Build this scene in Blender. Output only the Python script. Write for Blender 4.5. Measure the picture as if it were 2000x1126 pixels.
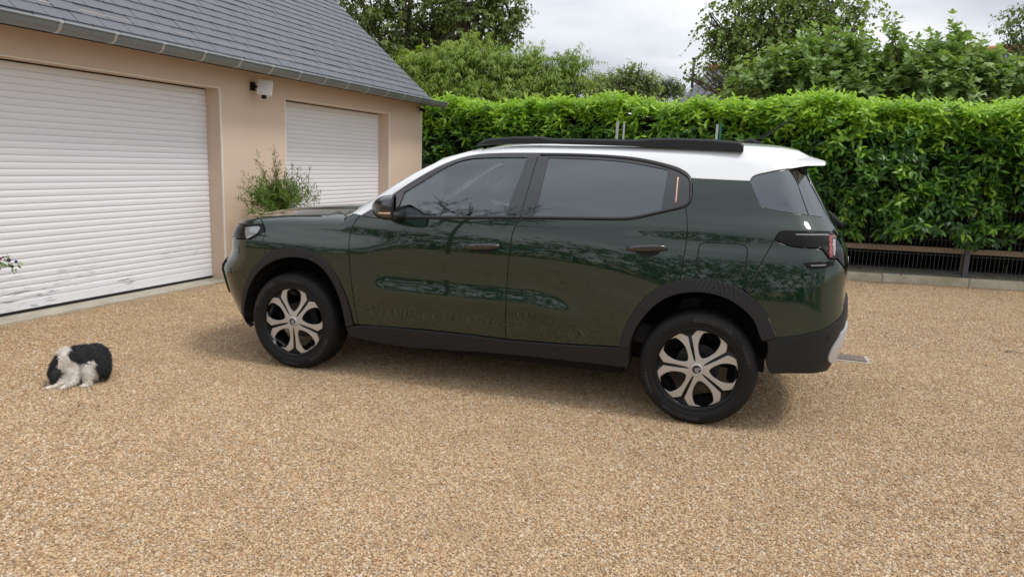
import bpy, bmesh, math, random
import numpy as np
from mathutils import Matrix, Vector
from mathutils.geometry import delaunay_2d_cdt

for o in list(bpy.data.objects):
    bpy.data.objects.remove(o)
scene = bpy.context.scene
COL = scene.collection

# ------------------------------------------------------------------ camera
CAM = np.array([0.0, 0.0, 1.4521])
FPX, PITCH, ROLL = 1374.39, 0.1766, 0.0375          # focal length in photo pixels (2000 wide), tilt, roll
_fw = np.array([0, math.cos(PITCH), -math.sin(PITCH)])
_r0 = np.array([1.0, 0, 0]); _u0 = np.cross(_r0, _fw)
_rt = math.cos(ROLL)*_r0 + math.sin(ROLL)*_u0
_up = -math.sin(ROLL)*_r0 + math.cos(ROLL)*_u0
cam_data = bpy.data.cameras.new('camera')
cam = bpy.data.objects.new('camera', cam_data)
COL.objects.link(cam)
cam_data.sensor_fit = 'HORIZONTAL'; cam_data.sensor_width = 36.0
cam_data.lens = FPX/2000*36
cam_data.clip_start = 0.05; cam_data.clip_end = 900
M = Matrix.Identity(4)
for i in range(3):
    M[i][0] = _rt[i]; M[i][1] = _up[i]; M[i][2] = -_fw[i]; M[i][3] = CAM[i]
cam.matrix_world = M
scene.camera = cam

# ------------------------------------------------------------------ world: overcast sky
SUN_EL, SUN_AZ = math.radians(60), math.radians(112)  # azimuth from +Y towards +X
world = bpy.data.worlds.new('World'); scene.world = world
world.use_nodes = True
nt = world.node_tree; nt.nodes.clear()
def wn(t, **k):
    n = nt.nodes.new(t)
    for a, b in k.items(): setattr(n, a, b)
    return n
sky = wn('ShaderNodeTexSky'); sky.sky_type = 'NISHITA'; sky.sun_disc = False
sky.sun_elevation = SUN_EL; sky.sun_rotation = SUN_AZ
tc = wn('ShaderNodeTexCoord')
sep = wn('ShaderNodeSeparateXYZ'); nt.links.new(tc.outputs['Generated'], sep.inputs[0])
def wm(op, a, b=None, clamp=False):
    n = wn('ShaderNodeMath', operation=op, use_clamp=clamp)
    for i, v in enumerate((a, b)):
        if v is None: continue
        if isinstance(v, (int, float)): n.inputs[i].default_value = v
        else: nt.links.new(v, n.inputs[i])
    return n.outputs[0]
zc = wm('MAXIMUM', sep.outputs[2], 0.0)
den = wm('ADD', zc, 0.16)
cx_ = wm('DIVIDE', sep.outputs[0], den); cy_ = wm('DIVIDE', sep.outputs[1], den)
cmb = wn('ShaderNodeCombineXYZ'); nt.links.new(cx_, cmb.inputs[0]); nt.links.new(cy_, cmb.inputs[1])
cmb.inputs[2].default_value = 3.7
nz = wn('ShaderNodeTexNoise'); nz.inputs['Scale'].default_value = 0.75; nz.inputs['Detail'].default_value = 6
nz.inputs['Roughness'].default_value = 0.52; nz.inputs['Distortion'].default_value = 0.35
nt.links.new(cmb.outputs[0], nz.inputs['Vector'])
ramp = wn('ShaderNodeValToRGB')
ramp.color_ramp.elements[0].position = 0.36; ramp.color_ramp.elements[0].color = (4.3, 4.55, 5.0, 1)
ramp.color_ramp.elements[1].position = 0.62; ramp.color_ramp.elements[1].color = (7.4, 7.5, 7.75, 1)
nt.links.new(nz.outputs[0], ramp.inputs[0])
# an overcast sky grows brighter towards the zenith
zen = wm('ADD', wm('MULTIPLY', zc, 0.75), 0.95)
vm = wn('ShaderNodeVectorMath', operation='SCALE')
nt.links.new(ramp.outputs[0], vm.inputs[0]); nt.links.new(zen, vm.inputs['Scale'])
mixs = wn('ShaderNodeMix', data_type='RGBA'); mixs.inputs[0].default_value = 0.93
nt.links.new(sky.outputs[0], mixs.inputs[6]); nt.links.new(vm.outputs[0], mixs.inputs[7])
bg = wn('ShaderNodeBackground'); bg.inputs[1].default_value = 0.1
wo = wn('ShaderNodeOutputWorld')
nt.links.new(mixs.outputs[2], bg.inputs[0]); nt.links.new(bg.outputs[0], wo.inputs[0])

sun_d = bpy.data.lights.new('sun', 'SUN'); sun_d.energy = 1.35; sun_d.angle = math.radians(13)
sun_d.color = (1.0, 0.95, 0.88)
sun = bpy.data.objects.new('sun', sun_d); COL.objects.link(sun)
sdir = Vector((math.sin(SUN_AZ)*math.cos(SUN_EL), math.cos(SUN_AZ)*math.cos(SUN_EL), math.sin(SUN_EL)))
sun.rotation_euler = (-sdir).to_track_quat('-Z', 'Y').to_euler()
sun.location = (6, 4, 12)
scene.view_settings.view_transform = 'Standard'; scene.view_settings.look = 'None'
scene.view_settings.exposure = 0.42; scene.view_settings.gamma = 1
scene.view_settings.use_curve_mapping = False
scene.render.engine = 'CYCLES'
try:
    scene.cycles.max_bounces = 8; scene.cycles.transparent_max_bounces = 24
    scene.cycles.use_denoising = True
    scene.cycles.sample_clamp_indirect = 6
except Exception: pass

# ------------------------------------------------------------------ measuring helpers (photo pixel -> point on a real surface)
def rays(px):
    px = np.atleast_2d(np.asarray(px, float))
    return _fw[None] + ((px[:, 0]-1000)/FPX)[:, None]*_rt[None] - ((px[:, 1]-563)/FPX)[:, None]*_up[None]
def on_plane(px, P, n):
    d = rays(px); P = np.asarray(P, float); n = np.asarray(n, float)
    t = ((P-CAM)@n)/(d@n)
    return CAM + t[:, None]*d
def on_ground(px, z=0.0): return on_plane(px, (0, 0, z), (0, 0, 1))
def at_depth(px, dep):                       # point at a distance along the viewing axis
    d = rays(px); return CAM + d*dep
def to_px(P):
    d = np.atleast_2d(P) - CAM; z = d@_fw
    return np.stack([1000+FPX*(d@_rt)/z, 563-FPX*(d@_up)/z, z], 1)

# ------------------------------------------------------------------ object helpers
def link(o, parent=None):
    COL.objects.link(o)
    if parent is not None: o.parent = parent
    return o
def tag(o, label=None, cat=None, group=None, kind=None):
    if label: o['label'] = label
    if cat: o['category'] = cat
    if group: o['group'] = group
    if kind: o['kind'] = kind
    return o
def thing(name, label, cat, loc=(0, 0, 0), rotz=0.0, group=None):
    o = bpy.data.objects.new(name, None); o.empty_display_size = 0.1
    o.location = loc; o.rotation_euler = (0, 0, rotz)
    link(o); return tag(o, label, cat, group)
def mesh_from(name, V, F, mat=None, smooth=False, normals=None):
    me = bpy.data.meshes.new(name)
    V = np.asarray(V, np.float32)
    if isinstance(F, np.ndarray) and F.ndim == 2:
        n, k = F.shape
        me.vertices.add(len(V)); me.vertices.foreach_set('co', V.ravel())
        me.loops.add(n*k); me.loops.foreach_set('vertex_index', F.astype(np.int32).ravel())
        me.polygons.add(n); me.polygons.foreach_set('loop_start', np.arange(0, n*k, k, dtype=np.int32))
        try: me.polygons.foreach_set('loop_total', np.full(n, k, np.int32))
        except Exception: pass
        me.update(calc_edges=True)
    else:
        me.from_pydata([tuple(map(float, v)) for v in V], [], [tuple(int(i) for i in f) for f in F]); me.update()
    if mat is not None:
        for m in (mat if isinstance(mat, (list, tuple)) else [mat]): me.materials.append(m)
    if smooth or normals is not None:
        me.polygons.foreach_set('use_smooth', np.ones(len(me.polygons), dtype=bool))
    if normals is not None:
        me.normals_split_custom_set_from_vertices([tuple(map(float, n)) for n in normals])
    return me
def obj(name, V, F, mat=None, parent=None, smooth=False, normals=None):
    return link(bpy.data.objects.new(name, mesh_from(name, V, F, mat, smooth, normals)), parent)
def attr(me, name, vals, domain='POINT'):
    a = me.attributes.new(name, 'FLOAT', domain); a.data.foreach_set('value', np.asarray(vals, np.float32))
class MB:
    """collects simple solids and links them as ONE mesh object"""
    def __init__(s): s.V = []; s.F = []; s.n = 0
    def add(s, V, F):
        V = np.asarray(V, float); s.V.append(V); s.F += [tuple(i+s.n for i in f) for f in F]; s.n += len(V); return s
    def box(s, a, b, R=None, T=None):
        x0, y0, z0 = a; x1, y1, z1 = b
        V = np.array([(x0,y0,z0),(x1,y0,z0),(x1,y1,z0),(x0,y1,z0),(x0,y0,z1),(x1,y0,z1),(x1,y1,z1),(x0,y1,z1)], float)
        if R is not None: V = V@np.asarray(R).T
        if T is not None: V = V+np.asarray(T)
        return s.add(V, [(0,3,2,1),(4,5,6,7),(0,1,5,4),(1,2,6,5),(2,3,7,6),(3,0,4,7)])
    def tube(s, P, R, n=8, cap=True):
        P = np.asarray(P, float); R = np.broadcast_to(np.asarray(R, float), (len(P),))
        T = np.gradient(P, axis=0); T /= np.linalg.norm(T, axis=1)[:, None]+1e-12
        ref = np.array([0, 0, 1.0]) if abs(T[0][2]) < .9 else np.array([1.0, 0, 0])
        V = []; 
        for i in range(len(P)):
            a = np.cross(T[i], ref); a /= np.linalg.norm(a)+1e-12; b = np.cross(T[i], a); ref = np.cross(a, T[i]) if False else ref
            th = np.arange(n)*2*np.pi/n
            V.append(P[i]+R[i]*(np.cos(th)[:, None]*a+np.sin(th)[:, None]*b))
        V = np.concatenate(V); F = []
        for i in range(len(P)-1):
            for k in range(n):
                F.append((i*n+k, i*n+(k+1) % n, (i+1)*n+(k+1) % n, (i+1)*n+k))
        if cap: F.append(tuple(range(n-1, -1, -1))); F.append(tuple(range((len(P)-1)*n, len(P)*n)))
        return s.add(V, F)
    def build(s, name, mat, parent=None, smooth=False):
        return obj(name, np.concatenate(s.V), s.F, mat, parent, smooth)
def bevel(o, w, seg=2):
    m = o.modifiers.new('bevel', 'BEVEL'); m.width = w; m.segments = seg; m.limit_method = 'ANGLE'; m.angle_limit = math.radians(40)
    return o

# ------------------------------------------------------------------ materials
def mat(name, col, rough=0.6, metal=0.0, coat=0.0, spec=None, trans=0.0, ior=1.45, alpha=None):
    m = bpy.data.materials.new(name); m.use_nodes = True
    b = m.node_tree.nodes['Principled BSDF']
    b.inputs['Base Color'].default_value = (*col, 1); b.inputs['Roughness'].default_value = rough
    b.inputs['Metallic'].default_value = metal; b.inputs['Coat Weight'].default_value = coat
    b.inputs['Coat Roughness'].default_value = 0.02
    b.inputs['Transmission Weight'].default_value = trans; b.inputs['IOR'].default_value = ior
    if spec is not None: b.inputs['Specular IOR Level'].default_value = spec
    return m
class NT:
    """small node-tree builder on a principled material"""
    def __init__(s, m): s.m = m; s.t = m.node_tree; s.b = s.t.nodes['Principled BSDF']
    def n(s, t, **k):
        x = s.t.nodes.new(t)
        for a, b in k.items(): setattr(x, a, b)
        return x
    def l(s, a, b): s.t.links.new(a, b)
    def coord(s, which='Object', scale=None):
        c = s.n('ShaderNodeTexCoord').outputs[which]
        if scale is None: return c
        mp = s.n('ShaderNodeMapping'); mp.inputs['Scale'].default_value = scale
        s.l(c, mp.inputs[0]); return mp.outputs[0]
    def geo(s): return s.n('ShaderNodeNewGeometry').outputs['Position']
    def noise(s, vec, scale, detail=4, rough=.55, dist=0):
        x = s.n('ShaderNodeTexNoise'); x.inputs['Scale'].default_value = scale; x.inputs['Detail'].default_value = detail
        x.inputs['Roughness'].default_value = rough; x.inputs['Distortion'].default_value = dist
        if vec is not None: s.l(vec, x.inputs['Vector'])
        return x.outputs[0]
    def voro(s, vec, scale, feature='F1', out='Distance'):
        x = s.n('ShaderNodeTexVoronoi', feature=feature); x.inputs['Scale'].default_value = scale
        if vec is not None: s.l(vec, x.inputs['Vector'])
        return x.outputs[out]
    def ramp(s, fac, *stops):
        x = s.n('ShaderNodeValToRGB'); e = x.color_ramp.elements
        while len(e) < len(stops): e.new(0.5)
        for i, (p, c) in enumerate(stops):
            e[i].position = p; e[i].color = (*c, 1) if len(c) == 3 else c
        s.l(fac, x.inputs[0]); return x.outputs[0]
    def mix(s, fac, a, b, blend='MIX'):
        x = s.n('ShaderNodeMix', data_type='RGBA', blend_type=blend)
        for i, v in ((0, fac), (6, a), (7, b)):
            if isinstance(v, (int, float)): x.inputs[i].default_value = v
            elif isinstance(v, tuple): x.inputs[i].default_value = (*v, 1)
            else: s.l(v, x.inputs[i])
        return x.outputs[2]
    def math(s, op, a, b=None, clamp=False):
        x = s.n('ShaderNodeMath', operation=op, use_clamp=clamp)
        for i, v in enumerate((a, b)):
            if v is None: continue
            if isinstance(v, (int, float)): x.inputs[i].default_value = v
            else: s.l(v, x.inputs[i])
        return x.outputs[0]
    def base(s, c): s.l(c, s.b.inputs['Base Color'])
    def rough(s, c): s.l(c, s.b.inputs['Roughness'])
    def bump(s, h, strength=.3, dist=.01):
        x = s.n('ShaderNodeBump'); x.inputs['Strength'].default_value = strength; x.inputs['Distance'].default_value = dist
        s.l(h, x.inputs['Height']); s.l(x.outputs[0], s.b.inputs['Normal'])
    def attr(s, name):
        x = s.n('ShaderNodeAttribute', attribute_name=name); return x.outputs['Fac']
    def objrand(s): return s.n('ShaderNodeObjectInfo').outputs['Random']
def area2(p): return .5*np.sum(p[:, 0]*np.roll(p[:, 1], -1)-np.roll(p[:, 0], -1)*p[:, 1])
def sst(a, b, x):
    t = np.clip((x-a)/(b-a), 0, 1); return t*t*t*(t*(6*t-15)+10)
def nrm(a): return a/(np.linalg.norm(a, axis=-1, keepdims=True)+1e-9)
R_ = math.radians
M_RUBBER = mat('rubber', (.011, .011, .012), .60, spec=.3)
M_LENS = mat('clear_lens', (.27, .28, .29), .12, .25, coat=1.0)
# ================================================================== GROUND
STONES = ((0, (.50, .335, .18)), (.16, (.62, .465, .28)), (.30, (.37, .235, .12)), (.42, (.56, .39, .22)), (.55, (.68, .555, .39)), (.64, (.26, .155, .085)), (.72, (.45, .305, .17)), (.80, (.35, .32, .285)), (.87, (.40, .20, .095)), (.93, (.75, .67, .54)), (1.0, (.17, .12, .085)))
M_PEB = mat('pebble', (.5, .35, .2), .75)
t = NT(M_PEB)
rp = t.n('ShaderNodeValToRGB'); rp.color_ramp.interpolation = 'CONSTANT'
while len(rp.color_ramp.elements) < len(STONES): rp.color_ramp.elements.new(.5)
for i, (p, c) in enumerate(STONES): rp.color_ramp.elements[i].position = p; rp.color_ramp.elements[i].color = (*c, 1)
t.l(t.objrand(), rp.inputs[0])
pc_ = t.mix(t.math('MULTIPLY', t.noise(t.coord('Object'), 160, 3), .5), rp.outputs[0], (.30, .20, .11))
w1 = t.ramp(t.noise(t.geo(), .55, 5, .62, .4), (.36, (0,)*3), (.66, (.35,)*3)); w2 = t.ramp(t.noise(t.geo(), 2.6, 4, .6), (.48, (0,)*3), (.74, (.32,)*3))
t.base(t.mix(w2, t.mix(w1, pc_, (.55, .40, .235)), (.25, .155, .075)))
M_GRAV = mat('gravel_bed', (.45, .31, .18), .85)
t = NT(M_GRAV); P_ = t.geo()
cell = t.voro(P_, 105, out='Color'); dist = t.voro(P_, 105)
sepc = t.n('ShaderNodeSeparateColor'); t.l(cell, sepc.inputs[0])
rp = t.n('ShaderNodeValToRGB'); rp.color_ramp.interpolation = 'CONSTANT'
while len(rp.color_ramp.elements) < len(STONES): rp.color_ramp.elements.new(.5)
for i, (p, c) in enumerate(STONES): rp.color_ramp.elements[i].position = p; rp.color_ramp.elements[i].color = (*c, 1)
t.l(sepc.outputs[0], rp.inputs[0])
c1 = t.mix(t.ramp(dist, (.35, (0, 0, 0)), (.75, (1, 1, 1))), rp.outputs[0], (.15, .09, .042))
big = t.noise(P_, .9, 4, .6)
c2 = t.mix(t.ramp(big, (.35, (.0,)*3), (.7, (.28,)*3)), c1, (.66, .50, .31))
t.base(t.mix(t.ramp(t.noise(P_, 3.1, 3), (.45, (0,)*3), (.75, (.35,)*3)), c2, (.36, .24, .125)))
t.bump(dist, .9, -.008)
b = MB(); b.add([(-160, -160, 0), (160, -160, 0), (160, 400, 0), (-160, 400, 0)], [(0, 1, 2, 3)])
gr = b.build('gravel_ground', M_GRAV); tag(gr, kind='structure')
# loose pebbles, scattered where the drive is close enough to tell stones apart
rng = np.random.default_rng(7)
gx = np.arange(-7.5, 8.01, .25); gy = np.arange(1.9, 12.6, .25)
X, Y = np.meshgrid(gx, gy); V = np.stack([X.ravel(), Y.ravel(), np.full(X.size, .001)], 1); w_ = len(gx)
F = np.array([(j*w_+i, j*w_+i+1, (j+1)*w_+i+1, (j+1)*w_+i) for j in range(len(gy)-1) for i in range(w_-1)])
px = to_px(V[F].mean(1)); keep = (px[:, 0] > -160) & (px[:, 0] < 2160) & (px[:, 1] < 1330)
# not inside the garage
g_ang = 1.2207; GA = np.array([math.cos(g_ang), math.sin(g_ang), 0]); GN = np.array([math.sin(g_ang), -math.cos(g_ang), 0]); G0 = np.array([-3.2782, 7.9403, 0])
cen = V[F].mean(1); keep &= ((cen-G0)@GN > .16)
F = F[keep]
peb = obj('gravel', V, F, M_PEB); tag(peb, kind='stuff')
d_ = np.hypot(V[:, 0], V[:, 1]); attr(peb.data, 'dens', np.interp(d_, [2, 4, 5.5, 7.5, 9.5, 12.5], [13500, 11500, 7500, 3600, 1500, 150]))
attr(peb.data, 'psz', np.interp(d_, [2, 5, 9], [1.0, 1.12, 1.35]))
ng = bpy.data.node_groups.new('pebble_scatter', 'GeometryNodeTree')
ng.interface.new_socket('Geometry', in_out='INPUT', socket_type='NodeSocketGeometry')
ng.interface.new_socket('Geometry', in_out='OUTPUT', socket_type='NodeSocketGeometry')
def gn(t_, **k):
    n = ng.nodes.new(t_)
    for a, b_ in k.items(): setattr(n, a, b_)
    return n
gi = gn('NodeGroupInput'); go = gn('NodeGroupOutput')
na = gn('GeometryNodeInputNamedAttribute', data_type='FLOAT'); na.inputs[0].default_value = 'dens'
nb = gn('GeometryNodeInputNamedAttribute', data_type='FLOAT'); nb.inputs[0].default_value = 'psz'
dp = gn('GeometryNodeDistributePointsOnFaces'); ng.links.new(gi.outputs[0], dp.inputs['Mesh']); ng.links.new(na.outputs[0], dp.inputs['Density']); dp.inputs['Seed'].default_value = 3
ico = gn('GeometryNodeMeshIcoSphere'); ico.inputs['Radius'].default_value = .0061; ico.inputs['Subdivisions'].default_value = 2
sp_ = gn('GeometryNodeSetPosition'); ng.links.new(ico.outputs[0], sp_.inputs['Geometry'])
gnz = gn('ShaderNodeTexNoise'); gnz.inputs['Scale'].default_value = 160
gsub = gn('ShaderNodeVectorMath', operation='SUBTRACT'); ng.links.new(gnz.outputs['Color'], gsub.inputs[0]); gsub.inputs[1].default_value = (.5, .5, .5)
gsc = gn('ShaderNodeVectorMath', operation='SCALE'); ng.links.new(gsub.outputs[0], gsc.inputs[0]); gsc.inputs['Scale'].default_value = .010
ng.links.new(gsc.outputs[0], sp_.inputs['Offset'])
sm_ = gn('GeometryNodeSetMaterial'); sm_.inputs['Material'].default_value = M_PEB; ng.links.new(sp_.outputs[0], sm_.inputs['Geometry'])
ip = gn('GeometryNodeInstanceOnPoints'); ng.links.new(dp.outputs['Points'], ip.inputs['Points']); ng.links.new(sm_.outputs[0], ip.inputs['Instance'])
r1 = gn('FunctionNodeRandomValue', data_type='FLOAT_VECTOR'); r1.inputs[0].default_value = (-.5, -.5, 0); r1.inputs[1].default_value = (.5, .5, 6.28)
ng.links.new(r1.outputs[0], ip.inputs['Rotation'])
r2 = gn('FunctionNodeRandomValue', data_type='FLOAT_VECTOR'); r2.inputs[0].default_value = (.55, .5, .40); r2.inputs[1].default_value = (1.45, 1.15, .85); r2.inputs['Seed'].default_value = 5
gmul = gn('ShaderNodeVectorMath', operation='SCALE'); ng.links.new(r2.outputs[0], gmul.inputs[0]); ng.links.new(nb.outputs[0], gmul.inputs['Scale'])
cap_ = gn('GeometryNodeCaptureAttribute') if False else None
ng.links.new(gmul.outputs[0], ip.inputs['Scale'])
ng.links.new(ip.outputs[0], go.inputs[0])
md = peb.modifiers.new('scatter', 'NODES'); md.node_group = ng

# ================================================================== GARAGE
garage = thing('garage', 'cream rendered garage with slate roof and two white roller shutters', 'garage', tuple(G0), g_ang)
# local: x along the front (to the far end), y into the building, z up
M_PLASTER = mat('render_plaster', (.56, .41, .32), .9)
t = NT(M_PLASTER); oc = t.coord('Object')
t.base(t.mix(t.ramp(t.noise(oc, 1.3, 5, .6), (.35, (0,)*3), (.75, (.55,)*3)), (.70, .555, .44), (.635, .49, .38)))
t.bump(t.noise(oc, 190, 3, .6), .55, .004)
M_BEAD = mat('corner_bead_white', (.84, .80, .74), .6)
M_CONC = mat('pale_concrete', (.42, .38, .31), .9)
t = NT(M_CONC); oc = t.coord('Object')
t.base(t.mix(t.ramp(t.noise(oc, 6, 6, .65), (.3, (0,)*3), (.75, (.8,)*3)), (.50, .46, .38), (.30, .26, .20))); t.bump(t.noise(oc, 90, 4), .3, .003)
ZL, EAVE_Y, EAVE_Z, SL = 2.132, -.25, 2.385, math.radians(41)
b = MB()
TH = .24
for x0, x1 in ((-4.3, -3.0), (0, 1.107), (3.65, 4.74)): b.box((x0, 0, -.05), (x1, TH, ZL))
b.box((-4.3, 0, ZL), (4.74, TH, 2.62))
b.build('front_wall', M_PLASTER, garage)
DEPTH = 6.2; RY = (DEPTH)/2; RZ = EAVE_Z+(RY-EAVE_Y)*math.tan(SL)
for x0, x1, nm_ in ((4.74-TH, 4.74, 'gable_wall'), (-4.3, -4.3+TH, 'gable_wall')):
    zt0 = EAVE_Z+(TH-EAVE_Y)*math.tan(SL)-.06
    y0 = TH+.001
    V = [(x, y, z) for x in (x0, x1) for y, z in ((y0, -.05), (DEPTH, -.05), (DEPTH, zt0-.1), (RY, RZ-.06), (y0, zt0-.1))]
    MB().add(V, [(0, 1, 2, 3, 4), (9, 8, 7, 6, 5)]+[(i, (i+1) % 5, 5+(i+1) % 5, 5+i) for i in range(5)]).build(nm_, M_PLASTER, garage)
MB().box((-4.05, DEPTH-TH, -.05), (4.49, DEPTH, 2.4)).build('rear_wall', M_PLASTER, garage)
# corner beads at the arrises
def bead(a, c):
    MB().box(a, c).build('corner_bead', M_BEAD, garage)
for x in (0, 3.65): bead((x-.0025, -.0025, .02), (x+.011, .014, ZL))
for x in (1.107,): bead((x-.011, -.0025, .02), (x+.0025, .014, ZL))
bead((4.730, -.0025, 0), (4.7425, .014, 2.36))
for x0, x1 in ((-3.0, 0), (1.107, 3.65)): bead((x0, -.0015, ZL-.0015), (x1, .012, ZL+.007))
# threshold slabs
for x0, x1 in ((-3.0, 0), (1.107, 3.65)):
    bevel(MB().box((x0, -.035, -.04), (x1, .42, .018)).build('threshold', M_CONC, garage), .006)
# roller shutters
M_SLAT = mat('white_slat', (.80, .815, .85), .42)
t = NT(M_SLAT); P_ = t.geo()
sx = t.n('ShaderNodeSeparateXYZ'); t.l(P_, sx.inputs[0])
mp = t.n('ShaderNodeMapping'); mp.inputs['Rotation'].default_value = (0, 0, -g_ang); t.l(P_, mp.inputs[0])
mp2 = t.n('ShaderNodeMapping'); mp2.inputs['Scale'].default_value = (5.5, 1, 42); t.l(mp.outputs[0], mp2.inputs[0])
scf = t.noise(mp2.outputs[0], 1.0, 5, .7, .6)
low = t.ramp(sx.outputs[2], (.06, (1, 1, 1)), (.35, (.35,)*3), (.55, (0, 0, 0)))
patch = t.ramp(t.noise(mp.outputs[0], 2.2, 2), (.49, (0,)*3), (.58, (1,)*3))
msk = t.math('MULTIPLY', t.math('MULTIPLY', t.ramp(scf, (.53, (0,)*3), (.60, (1,)*3)), low), patch)
dirt = t.mix(t.math('MULTIPLY', msk, .8), (.80, .815, .85), (.16, .17, .19))
soft = t.math('MULTIPLY', t.ramp(t.noise(mp.outputs[0], 7, 5, .7), (.4, (0,)*3), (.8, (.10,)*3)), low)
t.base(t.mix(soft, dirt, (.50, .50, .50)))
PIT = .0585; N_SL = 34
def slat_mesh(w):
    prof = [(.2035, 0.0), (.2012, .0025), (.1978, .010), (.1960, .022), (.1958, .036), (.1968, .048), (.1990, .0560), (.2025, .0580), (.214, .0580), (.214, 0)]
    V = [(x, y, z) for x in (0, w) for y, z in prof]; n = len(prof)
    F = [(i, (i+1) % n, n+(i+1) % n, n+i) for i in range(n)]
    me = mesh_from('slat', V, F, M_SLAT, True)
    return me
M_SEAL = mat('black_seal', (.012, .012, .014), .6)
for x0, x1 in ((-3.0, 0.0), (1.107, 3.65)):
    sh = thing('roller_shutter', None, None); sh.parent = garage; sh.location = (x0, 0, 0)
    me = slat_mesh(x1-x0-.004)
    for k in range(N_SL):
        o = bpy.data.objects.new('slat', me); link(o, sh); o.location = (.002, rng.normal(0, .0006), .130+k*PIT); o.rotation_euler = (0, 0, 0)
    bevel(MB().box((.002, .190, .045), (x1-x0-.002, .214, .128)).build('bottom_bar', M_SLAT, sh), .006)
    MB().box((.002, .194, .0185), (x1-x0-.002, .212, .0445)).build('rubber_seal', M_SEAL, sh)
    MB().box((.002, .216, .02), (x1-x0-.002, .235, 2.2)).build('backing', M_SEAL, sh)
# roof: deck, slates, gutter
VERGE = 4.745
cs, sn = math.cos(SL), math.sin(SL)
roof = thing('roof', None, None); roof.parent = garage
M_SLATE = mat('slate', (.12, .125, .15), .48)
t = NT(M_SLATE); oc = t.coord('Object'); rnd_ = t.objrand()
t.base(t.mix(rnd_, t.mix(t.noise(oc, 14, 5, .6), (.086, .092, .108), (.138, .143, .158)), t.mix(t.noise(oc, 9, 4), (.107, .112, .130), (.124, .126, .142))))
t.bump(t.noise(t.coord('Object', (1, 5, 1)), 40, 5, .6), .25, .002)
M_DECK = mat('roof_deck', (.03, .03, .033), .9)
LEN = (RY-EAVE_Y)/cs
V = []
for x in (-4.5, VERGE-.01):
    for y, z in ((EAVE_Y+.03, EAVE_Z-.035), (RY, RZ-.055), (DEPTH+.25, EAVE_Z-.035), (DEPTH+.25, EAVE_Z-.12), (RY, RZ-.10), (EAVE_Y+.03, EAVE_Z-.05)): V.append((x, y, z))
MB().add(V, [(0, 1, 2, 3, 4, 5), (11, 10, 9, 8, 7, 6)]+[(i, (i+1) % 6, 6+(i+1) % 6, 6+i) for i in range(6)]).build('deck', M_DECK, roof)
SW, SE_, SHT = .266, .147, .24
Rs = np.array([[1, 0, 0], [0, cs, -sn], [0, sn, cs]])      # slate frame: x along, y up the slope, z out
def slate_mesh(w):
    b = MB(); h = SHT; th_ = .009
    rise = .0155
    x0, x1 = .0036, w-.0036
    V = [(x0, 0, rise), (x1, 0, rise), (x1, h, .001), (x0, h, .001), (x0, 0, rise-th_), (x1, 0, rise-th_), (x1, h, -.004), (x0, h, -.004)]
    b.add(V, [(0, 1, 2, 3), (7, 6, 5, 4), (0, 4, 5, 1), (1, 5, 6, 2), (2, 6, 7, 3), (3, 7, 4, 0)])
    b.box((w/2-.0018, -.002, rise), (w/2+.0018, .013, rise+.003))
    return mesh_from('slate', np.concatenate(b.V), b.F, M_SLATE)
sl_full = slate_mesh(SW); cand = []
nrow = int(LEN/SE_)+1
for r in range(nrow):
    tt = -.05+r*SE_+.05; x = VERGE-(SW/2 if r % 2 else 0)
    if r % 2: cand.append((x, SW/2, r))
    k = 1
    while x-k*SW > -4.4: cand.append((x-k*SW, SW, r)); k += 1
items = []
Mg = np.array(Matrix.Translation(G0) @ Matrix.Rotation(g_ang, 4, 'Z'))
for x, w, r in cand:
    tt = r*SE_-.01
    P = np.array([x, EAVE_Y+tt*cs, EAVE_Z+tt*sn])
    cor = np.array([P, P+[w, 0, 0], P+[w, SE_*cs, SE_*sn], P+[0, SE_*cs, SE_*sn]]); wc = cor@Mg[:3, :3].T+Mg[:3, 3]
    q = to_px(wc); vis = (q[:, 0].max() > 0) & (q[:, 0].min() < 2000) & (q[:, 1].max() > 0)
    qc = np.clip(q[:, :2], (0, 0), (2000, 1126)); items.append((abs(area2(qc)) if vis else -r*1e-3-1, P, w))
items.sort(key=lambda a: -a[0])
half_me = slate_mesh(SW/2); rest = MB()
ME_V = {}
for me in (sl_full, half_me): ME_V[me.name] = (np.array([tuple(v.co) for v in me.vertices]), [tuple(p.vertices) for p in me.polygons])
for i, (a_, P, w) in enumerate(items):
    me = sl_full if w > .2 else half_me
    tilt = rng.normal(0, .010, 3)*np.array([.55, .22, .30])
    if i < 300 and a_ > 0:
        o = bpy.data.objects.new('slate', me); link(o, roof); o.location = P+np.array([0, 0, rng.normal(0, .0012)]); o.rotation_euler = (SL+tilt[0], tilt[1], tilt[2])
    else:
        Vm, Fm = ME_V[me.name]; Rt = np.array(Matrix.Rotation(SL+tilt[0], 3, 'X') @ Matrix.Rotation(tilt[1], 3, 'Y'))
        rest.add(Vm@Rt.T+P, Fm)
rs = rest.build('upper_slates', M_SLATE, roof); rs['kind'] = 'stuff'
# other slope and ridge
b = MB(); V = [(x, y, z) for x in (-4.5, VERGE) for y, z in ((RY, RZ), (DEPTH+.25, EAVE_Z-.02), (DEPTH+.25, EAVE_Z-.035), (RY, RZ-.03))]
b.add(V, [(0, 1, 2, 3), (7, 6, 5, 4), (0, 4, 5, 1), (1, 5, 6, 2)]); b.build('rear_slope', M_SLATE, roof)
MB().tube([(-4.5, RY, RZ-.02), (VERGE, RY, RZ-.02)], .07, 12).build('ridge', M_DECK, roof, True)
MB().box((VERGE-.012, 0, -.012), (VERGE+.003, LEN-.02, .008), Rs, (0, EAVE_Y, EAVE_Z)).build('verge_trim', M_DECK, roof)
MB().box((-4.4, -.22, 2.372), (4.76, -.002, 2.388)).build('eaves_board', mat('eaves_brown', (.30, .21, .15), .8), roof)
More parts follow.
